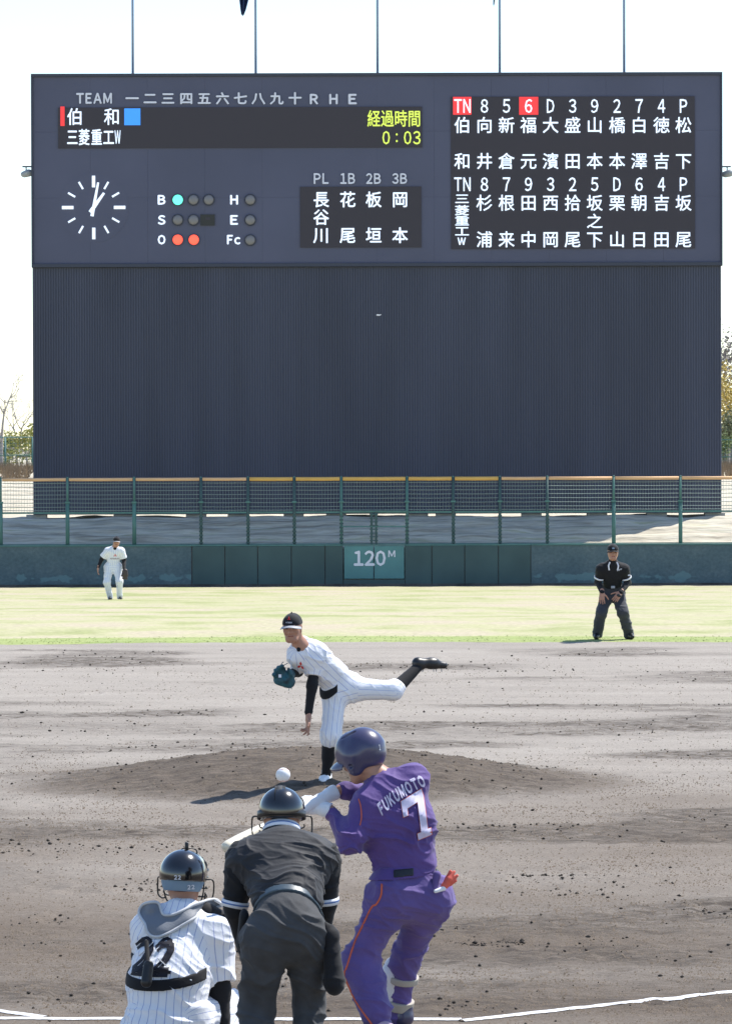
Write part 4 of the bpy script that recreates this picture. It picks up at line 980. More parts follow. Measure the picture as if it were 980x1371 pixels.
for e_, s_, r_ in ((slL, shL, .066), (slR, shR, .066)):
    d = nrm(s_-e_); MB().tube([e_-d*.004, e_+d*.012, e_+d*.028], [r_, r_+.001, r_+.002], 20).build('sleeve_band', M['white_trim'], um, True)
    MB().tube([e_+d*.009, e_+d*.012, e_+d*.017], [r_+.0025, r_+.003, r_+.003], 20, False).build('sleeve_band', M['blue_trim'], um, True)
sleeves(um, ([slL, elL, wrL], [slR, elR, wrR]), [.052, .050, .038], .009)
# collar: white and blue striped knit standing round the neck
cc = U(377, 1112, .50)+V(0, 0, 0); ax_ = nrm(V(0, .55, .85)); e1 = Xv; e2 = np.cross(ax_, e1)
def ring(c, ax, e1, e2, r1, r2, h, th, mt, name, parent, a0=0, a1=6.2832, n=40, flare=0):
    vs = []
    for i in range(n+1):
        a = a0+(a1-a0)*i/n; d = e1*math.cos(a)*r1+e2*math.sin(a)*r2; o = nrm(d)
        vs += [c+d-ax*h/2+o*flare, c+d+ax*h/2, c+d+ax*h/2+o*th, c+d-ax*h/2+o*(th+flare)]
    fs = [(i*4+j, i*4+(j+1) % 4, i*4+4+(j+1) % 4, i*4+4+j) for i in range(n) for j in range(4)]
    return mk(name, vs, fs, mt, parent, True)
ring(cc, ax_, e1, e2, .080, .074, .045, .007, M['white_trim'], 'collar', um, flare=.012)
ring(cc+ax_*.004, ax_, e1, e2, .0885, .0825, .010, .004, M['blue_trim'], 'collar_stripe', um)
ring(cc-ax_*.026, ax_, e1, e2, .094, .088, .014, .006, M['ump_shirt'], 'collar_edge', um, flare=.01)
TR = Blob()
TR.cone(pel+UP*.01, lum-nrm(lum-pel)*.030, .148, .146, k=.08, sq=Yv, s_=.86, capb=True)
TR.cone(hipL+V(.02, -.02, .01), hipR+V(-.02, -.02, .01), .124, .124, k=.08)
TR.limb([hipL, knL, anL], [.115, .088, .080], k=.04); TR.limb([hipR, knR, anR], [.113, .080, .074], k=.04)
TR.cone(pel+V(0, -.2, -.02), pel+V(0, -.13, -.16), .012, .03, k=.09, sub=True)
bn = nrm(lum-pel); bc = lum-bn*.060
organic('trousers', TR, M['ump_pants'], um, .0075, fold=.013, fdir=V(.5, .3, .8), fscale=11, seed=9, foldmask=lambda P: 1-.9*sstep((P-bc)@bn, -.12, -.03))
organic('belt', TR, M['belt'], um, .006, slab(TR, bc, bn, .023, .011))
bt = bvh(shirt)
tt_ = bvh([o for o in um.children if o.name.startswith('belt')][0]); hh_ = tt_.ray_cast(Vector(U(394, 1212, -1)), Vector((0, 1, 0)), 3); tb = MB(); c0 = np.array(hh_[0]) if hh_[0] is not None else bc-Yv*.14; tb.box(c0[0]-.040, c0[0]+.042, c0[1]-.010, c0[1]+.03, c0[2]-.034, c0[2]+.034, .005); tb.build('belt_tab', M['ump_pants'], um)
# ball bag on the right hip
BG = Blob(); g0, g1 = U(443, 1256, .02), U(448, 1315, .02); BG.cone(g0, g1, .048, .070, k=.03, sq=V(1, -.3, 0), s_=.75, capb=False); BG.cone(g0+V(.01, 0, .01), g0+V(-.03, 0, .06), .03, .02, k=.03)
organic('ball_bag', BG, M['black_cloth'], um, .007, fold=.006)
BG = Blob(); g0, g1 = U(327, 1228, .1), U(324, 1262, .16); BG.cone(g0, g1, .04, .045, k=.03, sq=V(1, 0, 0), s_=.6); organic('pouch', BG, M['black_cloth'], um, .008)
SO = Blob(); shoe(SO, anL*[1, 1, 0]+V(0, -.04, 0), anL*[1, 1, 0]+V(-.03, .22, 0)); shoe(SO, anR*[1, 1, 0]+V(0, -.04, 0), anR*[1, 1, 0]+V(.03, .22, 0)); organic('shoes', SO, M['black_leather'], um, .01)
# mask: skull shell, harness strap, wire cage round the face
def mask(parent, p, c, shellmat, strapmat, low=-.02, cage=True, r_extra=.0, pads=True):
    u = nrm(p(0, 0, 1)-c); f = nrm(p(0, 1, 0)-c); r = np.cross(f, u)
    Bs = Blob().cone(p(0, -.030, .032), p(0, .025, .036), .102+r_extra, .096+r_extra, sq=r, s_=.96, k=.02)
    sh = organic('mask_shell', Bs, shellmat, parent, .0045, lambda P, d: np.maximum(np.maximum(d, -((P-c)@u-low)), (P-c)@f-.06), sm=4)
    paths = []
    for s in (-1, 1):
        paths.append(smoothpath([p(.098*s, .02, .01), p(.128*s, .03, .012), p(.135*s, .05, -.01), p(.132*s, .055, -.065), p(.112*s, .06, -.085), p(.092*s, .05, -.08)]))
        for k, z_ in enumerate((.06, .025, -.03, -.07)): paths.append(smoothpath([p(.10*s, .035, z_*.8), p(.096*s, .085, z_), p(.06*s, .135, z_), p(0, .152, z_)]))
    for x_ in (-.07, -.035, 0, .035, .07): paths.append(smoothpath([p(x_, .06, .115), p(x_, .125-abs(x_)*.3, .085), p(x_, .155-abs(x_)*.4, .02), p(x_, .15-abs(x_)*.4, -.06), p(x_*.8, .10, -.12)]))
    paths.append(smoothpath([p(-.10, .03, .05), p(-.085, .05, .10), p(0, .06, .128), p(.085, .05, .10), p(.10, .03, .05)]))
    paths.append(smoothpath([p(-.10, .03, -.05), p(-.08, .07, -.105), p(0, .11, -.125), p(.08, .07, -.105), p(.10, .03, -.05)]))
    tubes('mask_cage', paths, .0042, M['black_metal'], parent)
    return sh, u, f, r
sh_, u_, f_, r_ = mask(um, hp_, hc, M['black_gloss'], M['ump_pants'], low=-.014, r_extra=.013)
def over_strap(parent, p, xo, w_, mt, a0, a1, rad=.1125, name='harness_strap'):
    vs = []; n = 22
    for i in range(n+1):
        a = a0+(a1-a0)*i/n; y = -.004+math.cos(a)*(rad+.016); z_ = .034+math.sin(a)*rad
        for xx in (-w_/2, w_/2): vs += [p(xo+xx, y, z_), p(xo+xx, y*1.03-.0, .034+math.sin(a)*(rad+.004))]
    fs = []
    for i in range(n): a = i*4; b_ = a+4; fs += [(a, a+2, b_+2, b_), (a+1, b_+1, b_+3, a+3), (a, b_, b_+1, a+1), (a+2, a+3, b_+3, b_+2)]
    return mk(name, vs, fs, mt, parent, True)
over_strap(um, hp_, -.004, .020, M['ump_pants'], 1.80, 2.75, rad=.1085)
over_strap(um, hp_, -.004, .048, M['black_cloth'], 1.70, 2.9, rad=.1070)
ring(hp_(0, -.008, .012), hu, Xv, nrm(np.cross(hu, Xv)), .117, .130, .036, .004, M['black_leather'], 'head_band', um)

# ------------------------------------------------------------------ CATCHER
z0 = 23.15
ca = thing('person', 'catcher in white pinstripes with black 22 on his back, crouching left of the umpire', 'person', (U(225, 1350)[0], z0, 0))
pel, lum, che, nek = U(224, 1350, -.02), U(226, 1318, .06), U(238, 1262, .20), U(246, 1222, .26)
shL, shR = U(200, 1246, .22), U(288, 1254, .20); elL, elR = U(200, 1300, .40), U(294, 1325, .18); wrL, wrR = U(212, 1300, .68), U(298, 1392, .16)
hipL, hipR = U(198, 1362, .0), U(254, 1362, .0); knL, knR = U(186, 1378, .44), U(305, 1352, .42); anL, anR = U(180, 1402, .14), U(290, 1402, .14)
hc = U(246, 1180, .30); hf, hu = V(.17, .97, -.10), V(.06, .12, .99)
B = Blob(); hp_ = head(B, hc, hf, hu, 1.08); B.cone(nek, hc-UP*.04, .062, .060, k=.04)
B.limb([pel, lum, che], [.10, .085, .10], k=.08); B.cone(shL, shR, .07, k=.08); B.cone(che, nek, .1, .06, k=.05)
B.limb([shL, elL, wrL], [.052, .042, .030], k=.03); B.limb([shR, elR, wrR], [.050, .040, .030], k=.03)
B.limb([hipL, knL, anL], [.09, .06, .042], k=.05); B.limb([hipR, knR, anR], [.09, .06, .042], k=.05)
hand(B, wrR, V(.1, .4, -.9), V(-.5, 0, 0), V(0, 1, 0), .6); hand(B, wrL, V(.1, .9, .3), V(0, .4, .6), V(1, 0, 0), .5)
organic('body', B, M['skin'], ca, .008)
hair_cap(hp_, ca, hc, low=-.055)
JR = Blob()
JR.cone(pel-UP*.16+V(-.015, 0, 0), lum, .225, .172, k=.09, sq=Yv, s_=.78, su=.16); JR.cone(lum, che, .182, .168, k=.09, sq=nrm(V(0, .9, -.3)), s_=.80, su=.16)
JR.cone(shL+V(.03, 0, 0), shR-V(.03, 0, 0), .095, k=.09, su=None); JR.cone(shL+V(.02, -.01, .0), nek-V(0, .04, .02), .085, .070, k=.07); JR.cone(shR+V(-.02, -.01, 0), nek-V(0, .04, .02), .09, .070, k=.07)
JR.cone(che+V(-.07, 0, 0), lum+V(-.05, 0, 0), .115, .11, k=.09); JR.cone(che+V(.07, 0, 0), lum+V(.05, 0, 0), .115, .11, k=.09)
slR = shR+(elR-shR)*.86; slL = shL+(elL-shL)*.8
JR.cone(shR, slR, .095, .088, k=.05, capb=True, su=.08); JR.cone(shL, slL, .09, .08, k=.05, capb=True, su=.08)
jer = organic('jersey', JR, M['white_stripe'], ca, .0065, fold=.011, fdir=V(.5, .3, .8), fscale=11, seed=23, ref=-Yv)
sleeves(ca, ([shR, elR, wrR], [shL, elL, wrL]), [.058, .054, .042], .008)
TR = Blob(); TR.cone(hipL, hipR, .10, k=.09, su=.14)
TR.limb([hipL, knL, anL], [.105, .080, .07], k=.06, su=.1); TR.limb([hipR, knR, anR], [.105, .092, .07], k=.06, su=.1)
organic('trousers', TR, M['white_stripe'], ca, .009, fold=.009, fscale=10, seed=5, ref=-Yv)
tj = bvh(jer)
# strap with buckle across the back
sn = nrm(V(-.10, -.25, 1)); sc_ = U(222, 1309, 0)
organic('back_strap', JR, M['black_cloth'], ca, .0055, slab(JR, sc_, sn, .024, .012, lambda P: P[:, 0]-(slR[0]-.055)), sm=1)
bk = MB(); bb = U(198, 1307, -.21)
BK = Blob().cone(U(199, 1293, -.13), U(196, 1316, -.16), .026, .028, k=.02, sq=Yv, s_=.5); organic('buckle', BK, M['black_leather'], ca, .005)
BK = Blob().cone(U(196, 1262, -.02), U(198, 1292, -.12), .012, .013, k=.02, sq=Yv, s_=.5); organic('buckle_strap', BK, M['black_cloth'], ca, .005)
# number 22, heavy slanted numerals
for px_ in (191, 219): vs, fs = word('2', .110, .190, .085, .06); decal('back_number', vs, fs, tj, U(px_, 1281, 0), Xv, nrm(V(0, -.15, 1)), .015, M['number_black'], ca, .005, shear=.22, view=Yv)
# white cord ends over the number
for a, b_ in (((186, 1281), (205, 1263)), ((212, 1282), (224, 1292))):
    pts = []
    for t in np.linspace(0, 1, 7):
        q = U(a[0]+(b_[0]-a[0])*t, a[1]+(b_[1]-a[1])*t); h_ = tj.ray_cast(Vector(q-Yv), Vector((0, 1, 0)), 3); pts.append(np.array(h_[0])-Yv*.012 if h_[0] else q)
    tubes('strap_end', [pts], .003, M['piping'], ca)
# shoulder yoke of the chest protector: grey pad with pale edge
yo = [(186, 1222), (190, 1213), (200, 1209), (212, 1210), (218, 1224), (226, 1226), (236, 1224), (250, 1217), (266, 1210), (282, 1205), (291, 1206), (296, 1213), (288, 1216), (270, 1224), (254, 1234), (240, 1242), (226, 1250), (212, 1255), (203, 1254), (197, 1248), (194, 1238), (189, 1230)]
def laid(pts, tree_, off, dz=0):
    out = []
    for a, b_ in pts:
        q = U(a, b_, dz); h_ = tree_.ray_cast(Vector(q-Yv*.7), Vector((0, 1, 0)), 2.0); out.append(np.array(h_[0])-Yv*off if h_[0] is not None else None)
    for i, o in enumerate(out):
        if o is None:
            k = [j for j in range(len(out)) if out[j] is not None]; j = min(k, key=lambda j: abs(j-i)); a, b_ = pts[i]; q = U(a, b_, 0); q = at(a, b_, out[j][1]+.01); out[i] = q
    return out
from mathutils.geometry import delaunay_2d_cdt
def yoke():
    poly = [(float(a), float(b_)) for a, b_ in smooth2(yo, 4)]
    inner = [(float(x), float(y)) for x in range(186, 298, 3) for y in range(1204, 1258, 3) if inside(x, y, poly)]
    n = len(poly); v, e, f, _, _, _ = delaunay_2d_cdt([Vector(p) for p in poly+inner], [(i, (i+1) % n) for i in range(n)], [], 1, 1e-4)
    P = laid([tuple(q) for q in v], tj, .0); P = np.array(P)
    # even out the depth so the pad bridges folds
    D = P[:, 1].copy(); XY = np.array([tuple(q) for q in v])
    for it in range(3):
        D2 = D.copy()
        for i in range(len(XY)):
            m = ((XY-XY[i])**2).sum(1) < 36; D2[i] = D[m].mean()
        D = D2
    out = np.array([at(XY[i][0], XY[i][1], D[i]-.030) for i in range(len(XY))]); back = out+Yv*.03
    m = len(out); F = [tuple(q) for q in f]; cen = out.mean(0)
    fr = []
    for q in F:
        a, b_, c = out[q[0]], out[q[1]], out[q[2]]; fr.append(q if np.cross(b_-a, c-a)[1] < 0 else q[::-1])
    sides = [(i, (i+1) % n, m+(i+1) % n, m+i) for i in range(n)]
    mk('shoulder_pad', np.concatenate([out, back]), fr+[tuple(m+i for i in q[::-1]) for q in fr]+sides, M['grey_pad'], ca, True)
    ed_ = [out[i]+Yv*.002 for i in range(n)]+[out[0]+Yv*.002, out[1]+Yv*.002]
    tubes('piping', [ed_], .0078, M['piping'], ca, 8)
    return out
def smooth2(pts, m):
    P = [V(*p, 0) for p in pts]; P = P+[P[0]]; n = len(pts); out = []
    for i in range(n):
        a, b_, c, d = P[(i-1) % n], P[i % n], P[(i+1) % n], P[(i+2) % n]
        for k in range(m):
            t = k/m; q = .5*((2*b_)+(-a+c)*t+(2*a-5*b_+4*c-d)*t*t+(-a+3*b_-3*c+d)*t**3); out.append((q[0], q[1]))
    return out
def inside(x, y, poly):
    c = False; n = len(poly)
    for i in range(n):
        (x1, y1), (x2, y2) = poly[i], poly[(i+1) % n]
        if (y1 > y) != (y2 > y) and x < (x2-x1)*(y-y1)/(y2-y1)+x1: c = not c
    mn = min(math.hypot(x-a, y-b_) for a, b_ in poly)
    return c and mn > 1.2
yoke()
# shoulder guard and strap loop on the throwing side
BK = Blob().cone(U(276, 1224, .22), U(302, 1238, .28), .058, .052, k=.03).cone(U(300, 1235, .28), U(309, 1254, .30), .045, .03, k=.03); organic('arm_guard', BK, M['black_cloth'], ca, .008)
tubes('guard_edge', [smoothpath([U(288, 1206, .16), U(299, 1214, .2), U(304, 1232, .24), U(308, 1250, .26), U(314, 1255, .27), U(316, 1244, .27), U(310, 1222, .27)])], .007, M['piping'], ca, 8)
# sleeve patches
vs, fs = word('ATHLETICS', .05, .012, .02)
# shell and mask
BS = Blob().cone(hp_(0, -.026, .026), hp_(0, .022, .030), .104, .098, sq=r_, s_=.97, k=.02)
sh_, u_, f_, r_ = mask(ca, hp_, hc, M['black_gloss'], M['black_cloth'], low=.0, r_extra=.022)
BC = Blob().cone(hp_(0, -.028, .010), hp_(0, .02, .02), .112, .107, sq=r_, s_=.97, k=.02)
organic('cap', BC, M['greyblue'], ca, .005, lambda P, d: np.maximum(np.maximum(d, -((P-hc)@u_+.052)), np.maximum((P-hc)@u_-.02, (P-hc)@f_-.03)), sm=2)
tshell = bvh(sh_)
uxs = nrm(V(1, -.1, 0))
vs, fs = word('22', .034, .022, .04, .12); decal('shell_number', vs, fs, tshell, U(262, 1184, -.2), uxs, UP, .01, M['white_trim'], ca, .003, view=nrm(V(-.3, 1, 0)))
tcp_ = bvh([o for o in ca.children if o.name.startswith('cap')][0]); vs, fs = word('22', .036, .024, .05, .12); decal('cap_number', vs, fs, tcp_, U(252, 1198, -.2), uxs, UP, .01, M['white_trim'], ca, .003, view=Yv)
tc_ = U(250, 1143, .30)
MB().tube([tc_-UP*.012, tc_+UP*.052, tc_+UP*.058], [.0105, .010, .006], 10).build('mask_spike', M['black_leather'], ca, True)
tubes('top_wire', [smoothpath([U(242, 1146, .3), U(243, 1138, .31), U(250, 1136, .31), U(262, 1138, .33), U(264, 1146, .33)])], .0035, M['black_metal'], ca)
SO = Blob(); 
for a in (anL, anR): shoe(SO, a*[1, 1, 0]+V(0, -.05, 0), a*[1, 1, 0]+V(0, .22, 0))
organic('shoes', SO, M['black_leather'], ca, .01)
SG = Blob(); SG.limb([knL+V(0, .05, 0), anL+V(0, .07, .02)], [.085, .06], k=.03); SG.limb([knR+V(0, .05, 0), anR+V(0, .07, .02)], [.085, .06], k=.03); organic('shin_guards', SG, M['grey_pad'], ca, .01)
MT = Blob(); mc = wrL+V(.03, .10, .06)
MT.cone(mc+V(-.06, 0, 0), mc+V(.06, 0, .03), .075, .07, k=.04, sq=Yv, s_=.55); MT.cone(mc+V(0, 0, .05), mc+V(.02, 0, .10), .07, .05, k=.04, sq=Yv, s_=.5); MT.ball(mc+V(0, .06, .03), .06, k=.03, sub=True)
organic('catcher_mitt', MT, M['brown_leather'], ca, .008)

# ------------------------------------------------------------------ BATTER
z0 = 24.0
ba = thing('person', 'batter in purple uniform and helmet with number 7 on his back, swinging', 'person', (U(530, 1350)[0], z0, 0))
pel, lum, che, nek = U(546, 1192, .02), U(541, 1160, .02), U(528, 1100, .03), U(515, 1048, .05)
shL, shR = U(494, 1080, -.02), U(550, 1048, .08); elL, elR = U(468, 1128, -.12), U(512, 1064, .34); wrL, wrR = U(443, 1086, .09), U(456, 1058, .20)
hipL, hipR = U(523, 1198, -.04), U(573, 1204, .06); knL, knR = U(482, 1288, -.02), U(543, 1288, .24); anL, anR = U(506, 1364, -.16), U(534, 1360, .32)
hc = U(484, 1016, .08); hf, hu = V(-.80, .50, -.34), V(-.22, .02, .97)
B = Blob(); hp_ = head(B, hc, hf, hu); B.cone(nek+V(0, 0, -.01), hc-hf*.03-UP*.03, .064, .058, k=.04)
B.limb([pel, lum, che], [.10, .085, .10], k=.08); B.cone(shL, shR, .065, k=.08); B.cone(che, nek, .1, .06, k=.05)
B.limb([shL, elL, wrL], [.052, .042, .030], k=.03); B.limb([shR, elR, wrR], [.052, .042, .030], k=.03)
B.limb([hipL, knL, anL], [.085, .058, .042], k=.05); B.limb([hipR, knR, anR], [.085, .058, .042], k=.05)
gL, gR = U(424, 1074, .12), U(437, 1062, .20)
organic('body', B, M['skin'], ba, .006)
hair_cap(hp_, ba, hc, low=-.085, off=.012)
JR = Blob()
JR.cone(lum-V(0, 0, .035), che, .138, .150, k=.08, sq=Yv, s_=.80, capa=True); JR.cone(che, nek-V(0, 0, .05), .150, .105, k=.09, sq=Yv, s_=.78)
JR.cone(che+V(-.075, 0, -.03), che+V(.085, .02, 0), .108, .112, k=.08); JR.cone(shL, shR, .085, .088, k=.09); JR.cone(che+V(.085, .02, 0), lum+V(.06, .01, .03), .105, .10, k=.09)
JR.cone(che+V(-.055, 0, -.05), lum+V(-.055, 0, .0), .10, .10, k=.08); JR.cone(shR, nek+V(.02, .0, -.025), .08, .060, k=.06); JR.cone(shL, nek+V(0, -.01, -.03), .075, .06, k=.06)
JR.limb([shL, elL, wrL+(elL-wrL)*.10], [.080, .068, .040], k=.05); JR.limb([shR, elR, wrR+(elR-wrR)*.10], [.080, .056, .042], k=.05)
jer = organic('jersey', JR, M['purple'], ba, .0062, fold=.021, fdir=V(.5, 0, .85), fscale=13, seed=33, foldmask=lambda P: .45+.55*(1-sstep(P[:, 2], 1.0, 1.2)))
PT = Blob()
PT.cone(pel, lum-V(0, 0, .005), .138, .130, k=.07, sq=Yv, s_=.86, capb=True); PT.cone(hipL+V(.0, 0, .0), hipR+V(.0, 0, .0), .116, .130, k=.08)
PT.limb([hipL, knL, anL+(knL-anL)*.08], [.118, .082, .062], k=.06); PT.limb([hipR, knR, anR+(knR-anR)*.03], [.116, .072, .058], k=.06)
PT.cone(knL+(anL-knL)*.3, anL+(knL-anL)*.1, .088, .080, k=.06)
pants = organic('trousers', PT, M['purple_pants'], ba, .007, fold=.015, fdir=V(.35, 0, .9), fscale=14, seed=43)
bn = nrm(V(-.06, 0, 1)); bc = lum-V(0, 0, .025)
organic('waistband', PT, M['purple'], ba, .006, slab(PT, bc, bn, .030, .006))
organic('belt', PT, M['black_leather'], ba, .005, slab(PT, bc+UP*.002, bn, .019, .012, lambda P: np.minimum(np.abs(P[:, 0]-U(540, 1170)[0])-.052, np.abs(P[:, 0]-U(589, 1165)[0])-.022)))
tj, tp_ = bvh(jer), bvh(pants)
def path_on(tree_, pts, off=.004, m=8, z_=0):
    out = []
    sp = smooth_open(pts, m)
    for a, b_ in sp:
        q = U(a, b_, z_); h_ = tree_.ray_cast(Vector(q-Yv*.9), Vector((0, 1, 0)), 2.5)
        if h_[0] is not None: out.append(np.array(h_[0])-Yv*off)
    return out
def smooth_open(pts, m): return [(q[0], q[1]) for q in smoothpath([V(a, b_, 0) for a, b_ in pts], m)]
def ribbon(name, pts, w_, mt, parent):
    vs = []; n = len(pts)
    for i in range(n):
        t = nrm(pts[min(i+1, n-1)]-pts[max(i-1, 0)]); q = nrm(np.cross(t, Yv)); vs += [pts[i]-q*w_/2, pts[i]-Yv*.002, pts[i]+q*w_/2]
    return mk(name, vs, [(i*3+j, i*3+j+1, i*3+4+j, i*3+3+j) for i in range(n-1) for j in (0, 1)], mt, parent, True)
# orange braid down the leg, shoulder seam
ribbon('leg_braid', path_on(tp_, [(511, 1180), (510, 1195), (504, 1207), (497, 1213), (484, 1240), (474, 1262), (465, 1290), (461, 1304), (468, 1322), (480, 1342), (494, 1360), (501, 1371), (506, 1380)], .006), .009, M['orange'], ba)
ribbon('shoulder_braid', path_on(tj, [(480, 1068), (483, 1078), (484, 1092), (482, 1102)], .005), .006, M['orange'], ba)
# number 7 with orange edge, name in an arc
seven = [(-.5, .5), (.5, .5), (.5, .38), (.22, -.5), (-.10, -.5), (.16, .28), (-.32, .28), (-.32, .12), (-.5, .12)]
ux7, uy7 = nrm(V(.92, .0, .38)), nrm(V(-.16, 0, 1)); o7 = U(559, 1091, 0)
sv = [(-.54, .44), (.30, .50), (.34, .34), (.30, -.36), (.42, -.37), (.42, -.52), (-.12, -.50), (-.12, -.36), (.03, -.36), (.08, .28), (-.34, .24), (-.36, .10), (-.54, .10)]
def poly_grow(pts, g):
    P = np.array(pts, float); n = len(P); out = []
    for i in range(n):
        a = P[i]-P[i-1]; b_ = P[(i+1) % n]-P[i]; na = V(-a[1], a[0])/np.linalg.norm(a); nb = V(-b_[1], b_[0])/np.linalg.norm(b_); q = na+nb; out.append(P[i]+q*g/max(.35, (q@q)/1.0)*1.0)
    return np.array(out)
Wd, Hd7 = .140, .240
P7 = np.array(sv)*[Wd, Hd7]
def tess(P):
    v, e, f, _, _, _ = delaunay_2d_cdt([Vector(p) for p in P], [(i, (i+1) % len(P)) for i in range(len(P))], [], 1, 1e-6)
    return np.array([tuple(q) for q in v]), [tuple(q) for q in f]
v7, f7 = tess(poly_grow(P7, .0055)); f7 = [q if np.cross(np.append(v7[q[1]]-v7[q[0]], 0), np.append(v7[q[2]]-v7[q[0]], 0))[2] > 0 else q[::-1] for q in f7]
decal('number_edge', v7, f7, tj, o7, ux7, uy7, .02, M['orange'], ba, .008, view=Yv)
v7, f7 = tess(P7); f7 = [q if np.cross(np.append(v7[q[1]]-v7[q[0]], 0), np.append(v7[q[2]]-v7[q[0]], 0))[2] > 0 else q[::-1] for q in f7]
decal('back_number', v7, f7, tj, o7, ux7, uy7, .02, M['number_white'], ba, .012, view=Yv)
vs, fs = word('FUKUMOTO', .275, .068, .055, .13)
vs = vs+np.stack([0*vs[:, 0], -.9*(vs[:, 0])**2, 0*vs[:, 0]], 1)
decal('name_lettering', vs, fs, tj, U(536, 1060, 0), nrm(V(.80, 0, .50)), nrm(V(-.42, 0, .9)), .02, M['number_white'], ba, .009, view=Yv)
# batting gloves on both hands, closed round the handle
knob, barrel = at(417, 1073, 24.17), at(302, 1136, 23.62)
bd = nrm(barrel-knob)
GV = Blob()
def grip(G, cen, wrist, nrm_side):
    """a fist round the handle: palm, four fingers wrapping, thumb"""
    a = nrm(wrist-cen); a = nrm(a-bd*(a@bd)); b_ = np.cross(bd, a)*nrm_side
    for i in range(4):
        o = cen+bd*(i-1.5)*.021; pts = [o+a*.040+b_*.008, o+a*.012+b_*.034, o-a*.022+b_*.024, o-a*.030-b_*.004, o-a*.012-b_*.026]
        G.limb(pts, [.0135, .0125, .0115, .0105, .0095], k=.005)
    G.cone(cen+a*.045-bd*.02, cen+a*.045+bd*.03, .026, .026, k=.02); G.cone(cen+a*.045, wrist, .030, .033, k=.02)
    G.limb([cen+a*.04+bd*.04, cen+a*.012-b_*.03+bd*.048, cen-a*.014-b_*.032+bd*.040], [.015, .013, .011], k=.008)
    w2 = wrist+nrm(wrist-cen)*.028; G.cone(wrist-nrm(wrist-cen)*.012, w2, .038, .041, k=.012, capb=True)
c1, c2 = knob+bd*.060, knob+bd*.150
wL2, wR2 = wrL+(c1-wrL)*.2, wrR+(c2-wrR)*.2
grip(GV, c1, wL2, 1); organic('batting_glove', GV, M['white_glove'], ba, .004, fold=.002, fscale=30)
GV = Blob(); grip(GV, c2, wR2, -1); organic('batting_glove', GV, M['white_glove'], ba, .004, fold=.002, fscale=30)
# helmet: shell, ear flaps, peak, vents
HB = Blob(); HB.cone(hp_(0, -.028, .040), hp_(0, .020, .044), .118, .112, k=.03, sq=np.cross(nrm(hf), nrm(hu)), s_=.93)
HB.cone(hp_(.078, -.004, .02), hp_(.080, .014, -.045), .046, .036, k=.05); HB.cone(hp_(-.078, -.004, .02), hp_(-.080, .014, -.045), .046, .036, k=.05)
HB.cone(hp_(0, -.07, .03), hp_(0, -.075, -.005), .062, .05, k=.05)
fN, uN = nrm(hf), nrm(hu-nrm(hf)*(nrm(hf)@hu)); rN = np.cross(fN, uN)
HB.cone(hp_(-.095, .10, .032), hp_(.095, .10, .032), .001, k=.01)
HB.ball(hp_(0, .135, -.055), .085, k=.01, sub=True); HB.cone(hp_(-.04, .06, -.06), hp_(.04, .06, -.06), .062, k=.02, sub=True); HB.ball(hp_(0, -.03, -.085), .06, k=.02, sub=True)
HB.ball(hp_(-.118, .006, -.022), .012, k=.006, sub=True); HB.ball(hp_(.118, .006, -.022), .012, k=.006, sub=True)
def vent(P, d):
    e_ = d
    for s in (-1, 1):
        q = Blob().cone(hp_(.052*s, -.045, .138), hp_(.066*s, .035, .132), .010, .006); e_ = np.maximum(e_, -(q.ev(P)))
    return e_
helm = organic('helmet', HB, M['purple_shell'], ba, .004, vent, sm=3)
def peak(parent, p, mt, r0, out, z0_, nm, th_=.006, half=1.15, drop=.02):
    vs = []; nu, nv = 19, 8
    for lay in (0, 1):
        for i in range(nu):
            a = (i/(nu-1)-.5)*2*half
            for j in range(nv):
                t = j/(nv-1); ext = out*t*max(math.cos(a*1.30), 0)**.55
                vs.append(p(math.sin(a)*(r0*.92+.006*t), .008+math.cos(a)*r0*.98+ext, z0_-.30*(math.sin(a)*r0)**2/r0-drop*t*t-lay*th_))
    g = lambda l, i, j: (l*nu+i)*nv+j
    fs = [(g(0, i, j), g(0, i, j+1), g(0, i+1, j+1), g(0, i+1, j)) for i in range(nu-1) for j in range(nv-1)]+[(g(1, i, j), g(1, i+1, j), g(1, i+1, j+1), g(1, i, j+1)) for i in range(nu-1) for j in range(nv-1)]
    fs += [(g(0, i, nv-1), g(1, i, nv-1), g(1, i+1, nv-1), g(0, i+1, nv-1)) for i in range(nu-1)]
    return mk(nm, vs, fs, mt, parent, True)
peak(ba, hp_, M['purple_shell'], .116, .068, .030, 'helmet_peak')
th = bvh(helm); vs, fs = word('1', .008, .03, .05); decal('helmet_number', vs, fs, th, U(508.5, 1004, -.2), nrm(V(.8, .5, 0)), nrm(V(-.1, 0, 1)), .01, M['white_trim'], ba, .003, view=Yv)
# coral glove and pale cuff sticking out of the back pocket
PG = Blob(); q0, q1 = U(590, 1192, -.06), U(606, 1172, -.06)
for k, (a, b_) in enumerate(((608, 1168), (612, 1173), (610, 1180), (603, 1167))): PG.limb([U(595, 1187, -.07), U((595+a)/2, (1187+b_)/2, -.075+.01*k), U(a, b_, -.06)], [.016, .013, .008], k=.006)
organic('pocket_glove', PG, M['coral'], ba, .004)
PG = Blob().cone(U(583, 1194, -.10), U(594, 1190, -.08), .010, .013, k=.01); organic('glove_cuff', PG, M['white_glove'], ba, .004)
PG = Blob().cone(U(585, 1172, -.06), U(582, 1190, -.07), .022, .016, k=.02); organic('pocket_flap', PG, M['purple_pants'], ba, .005)
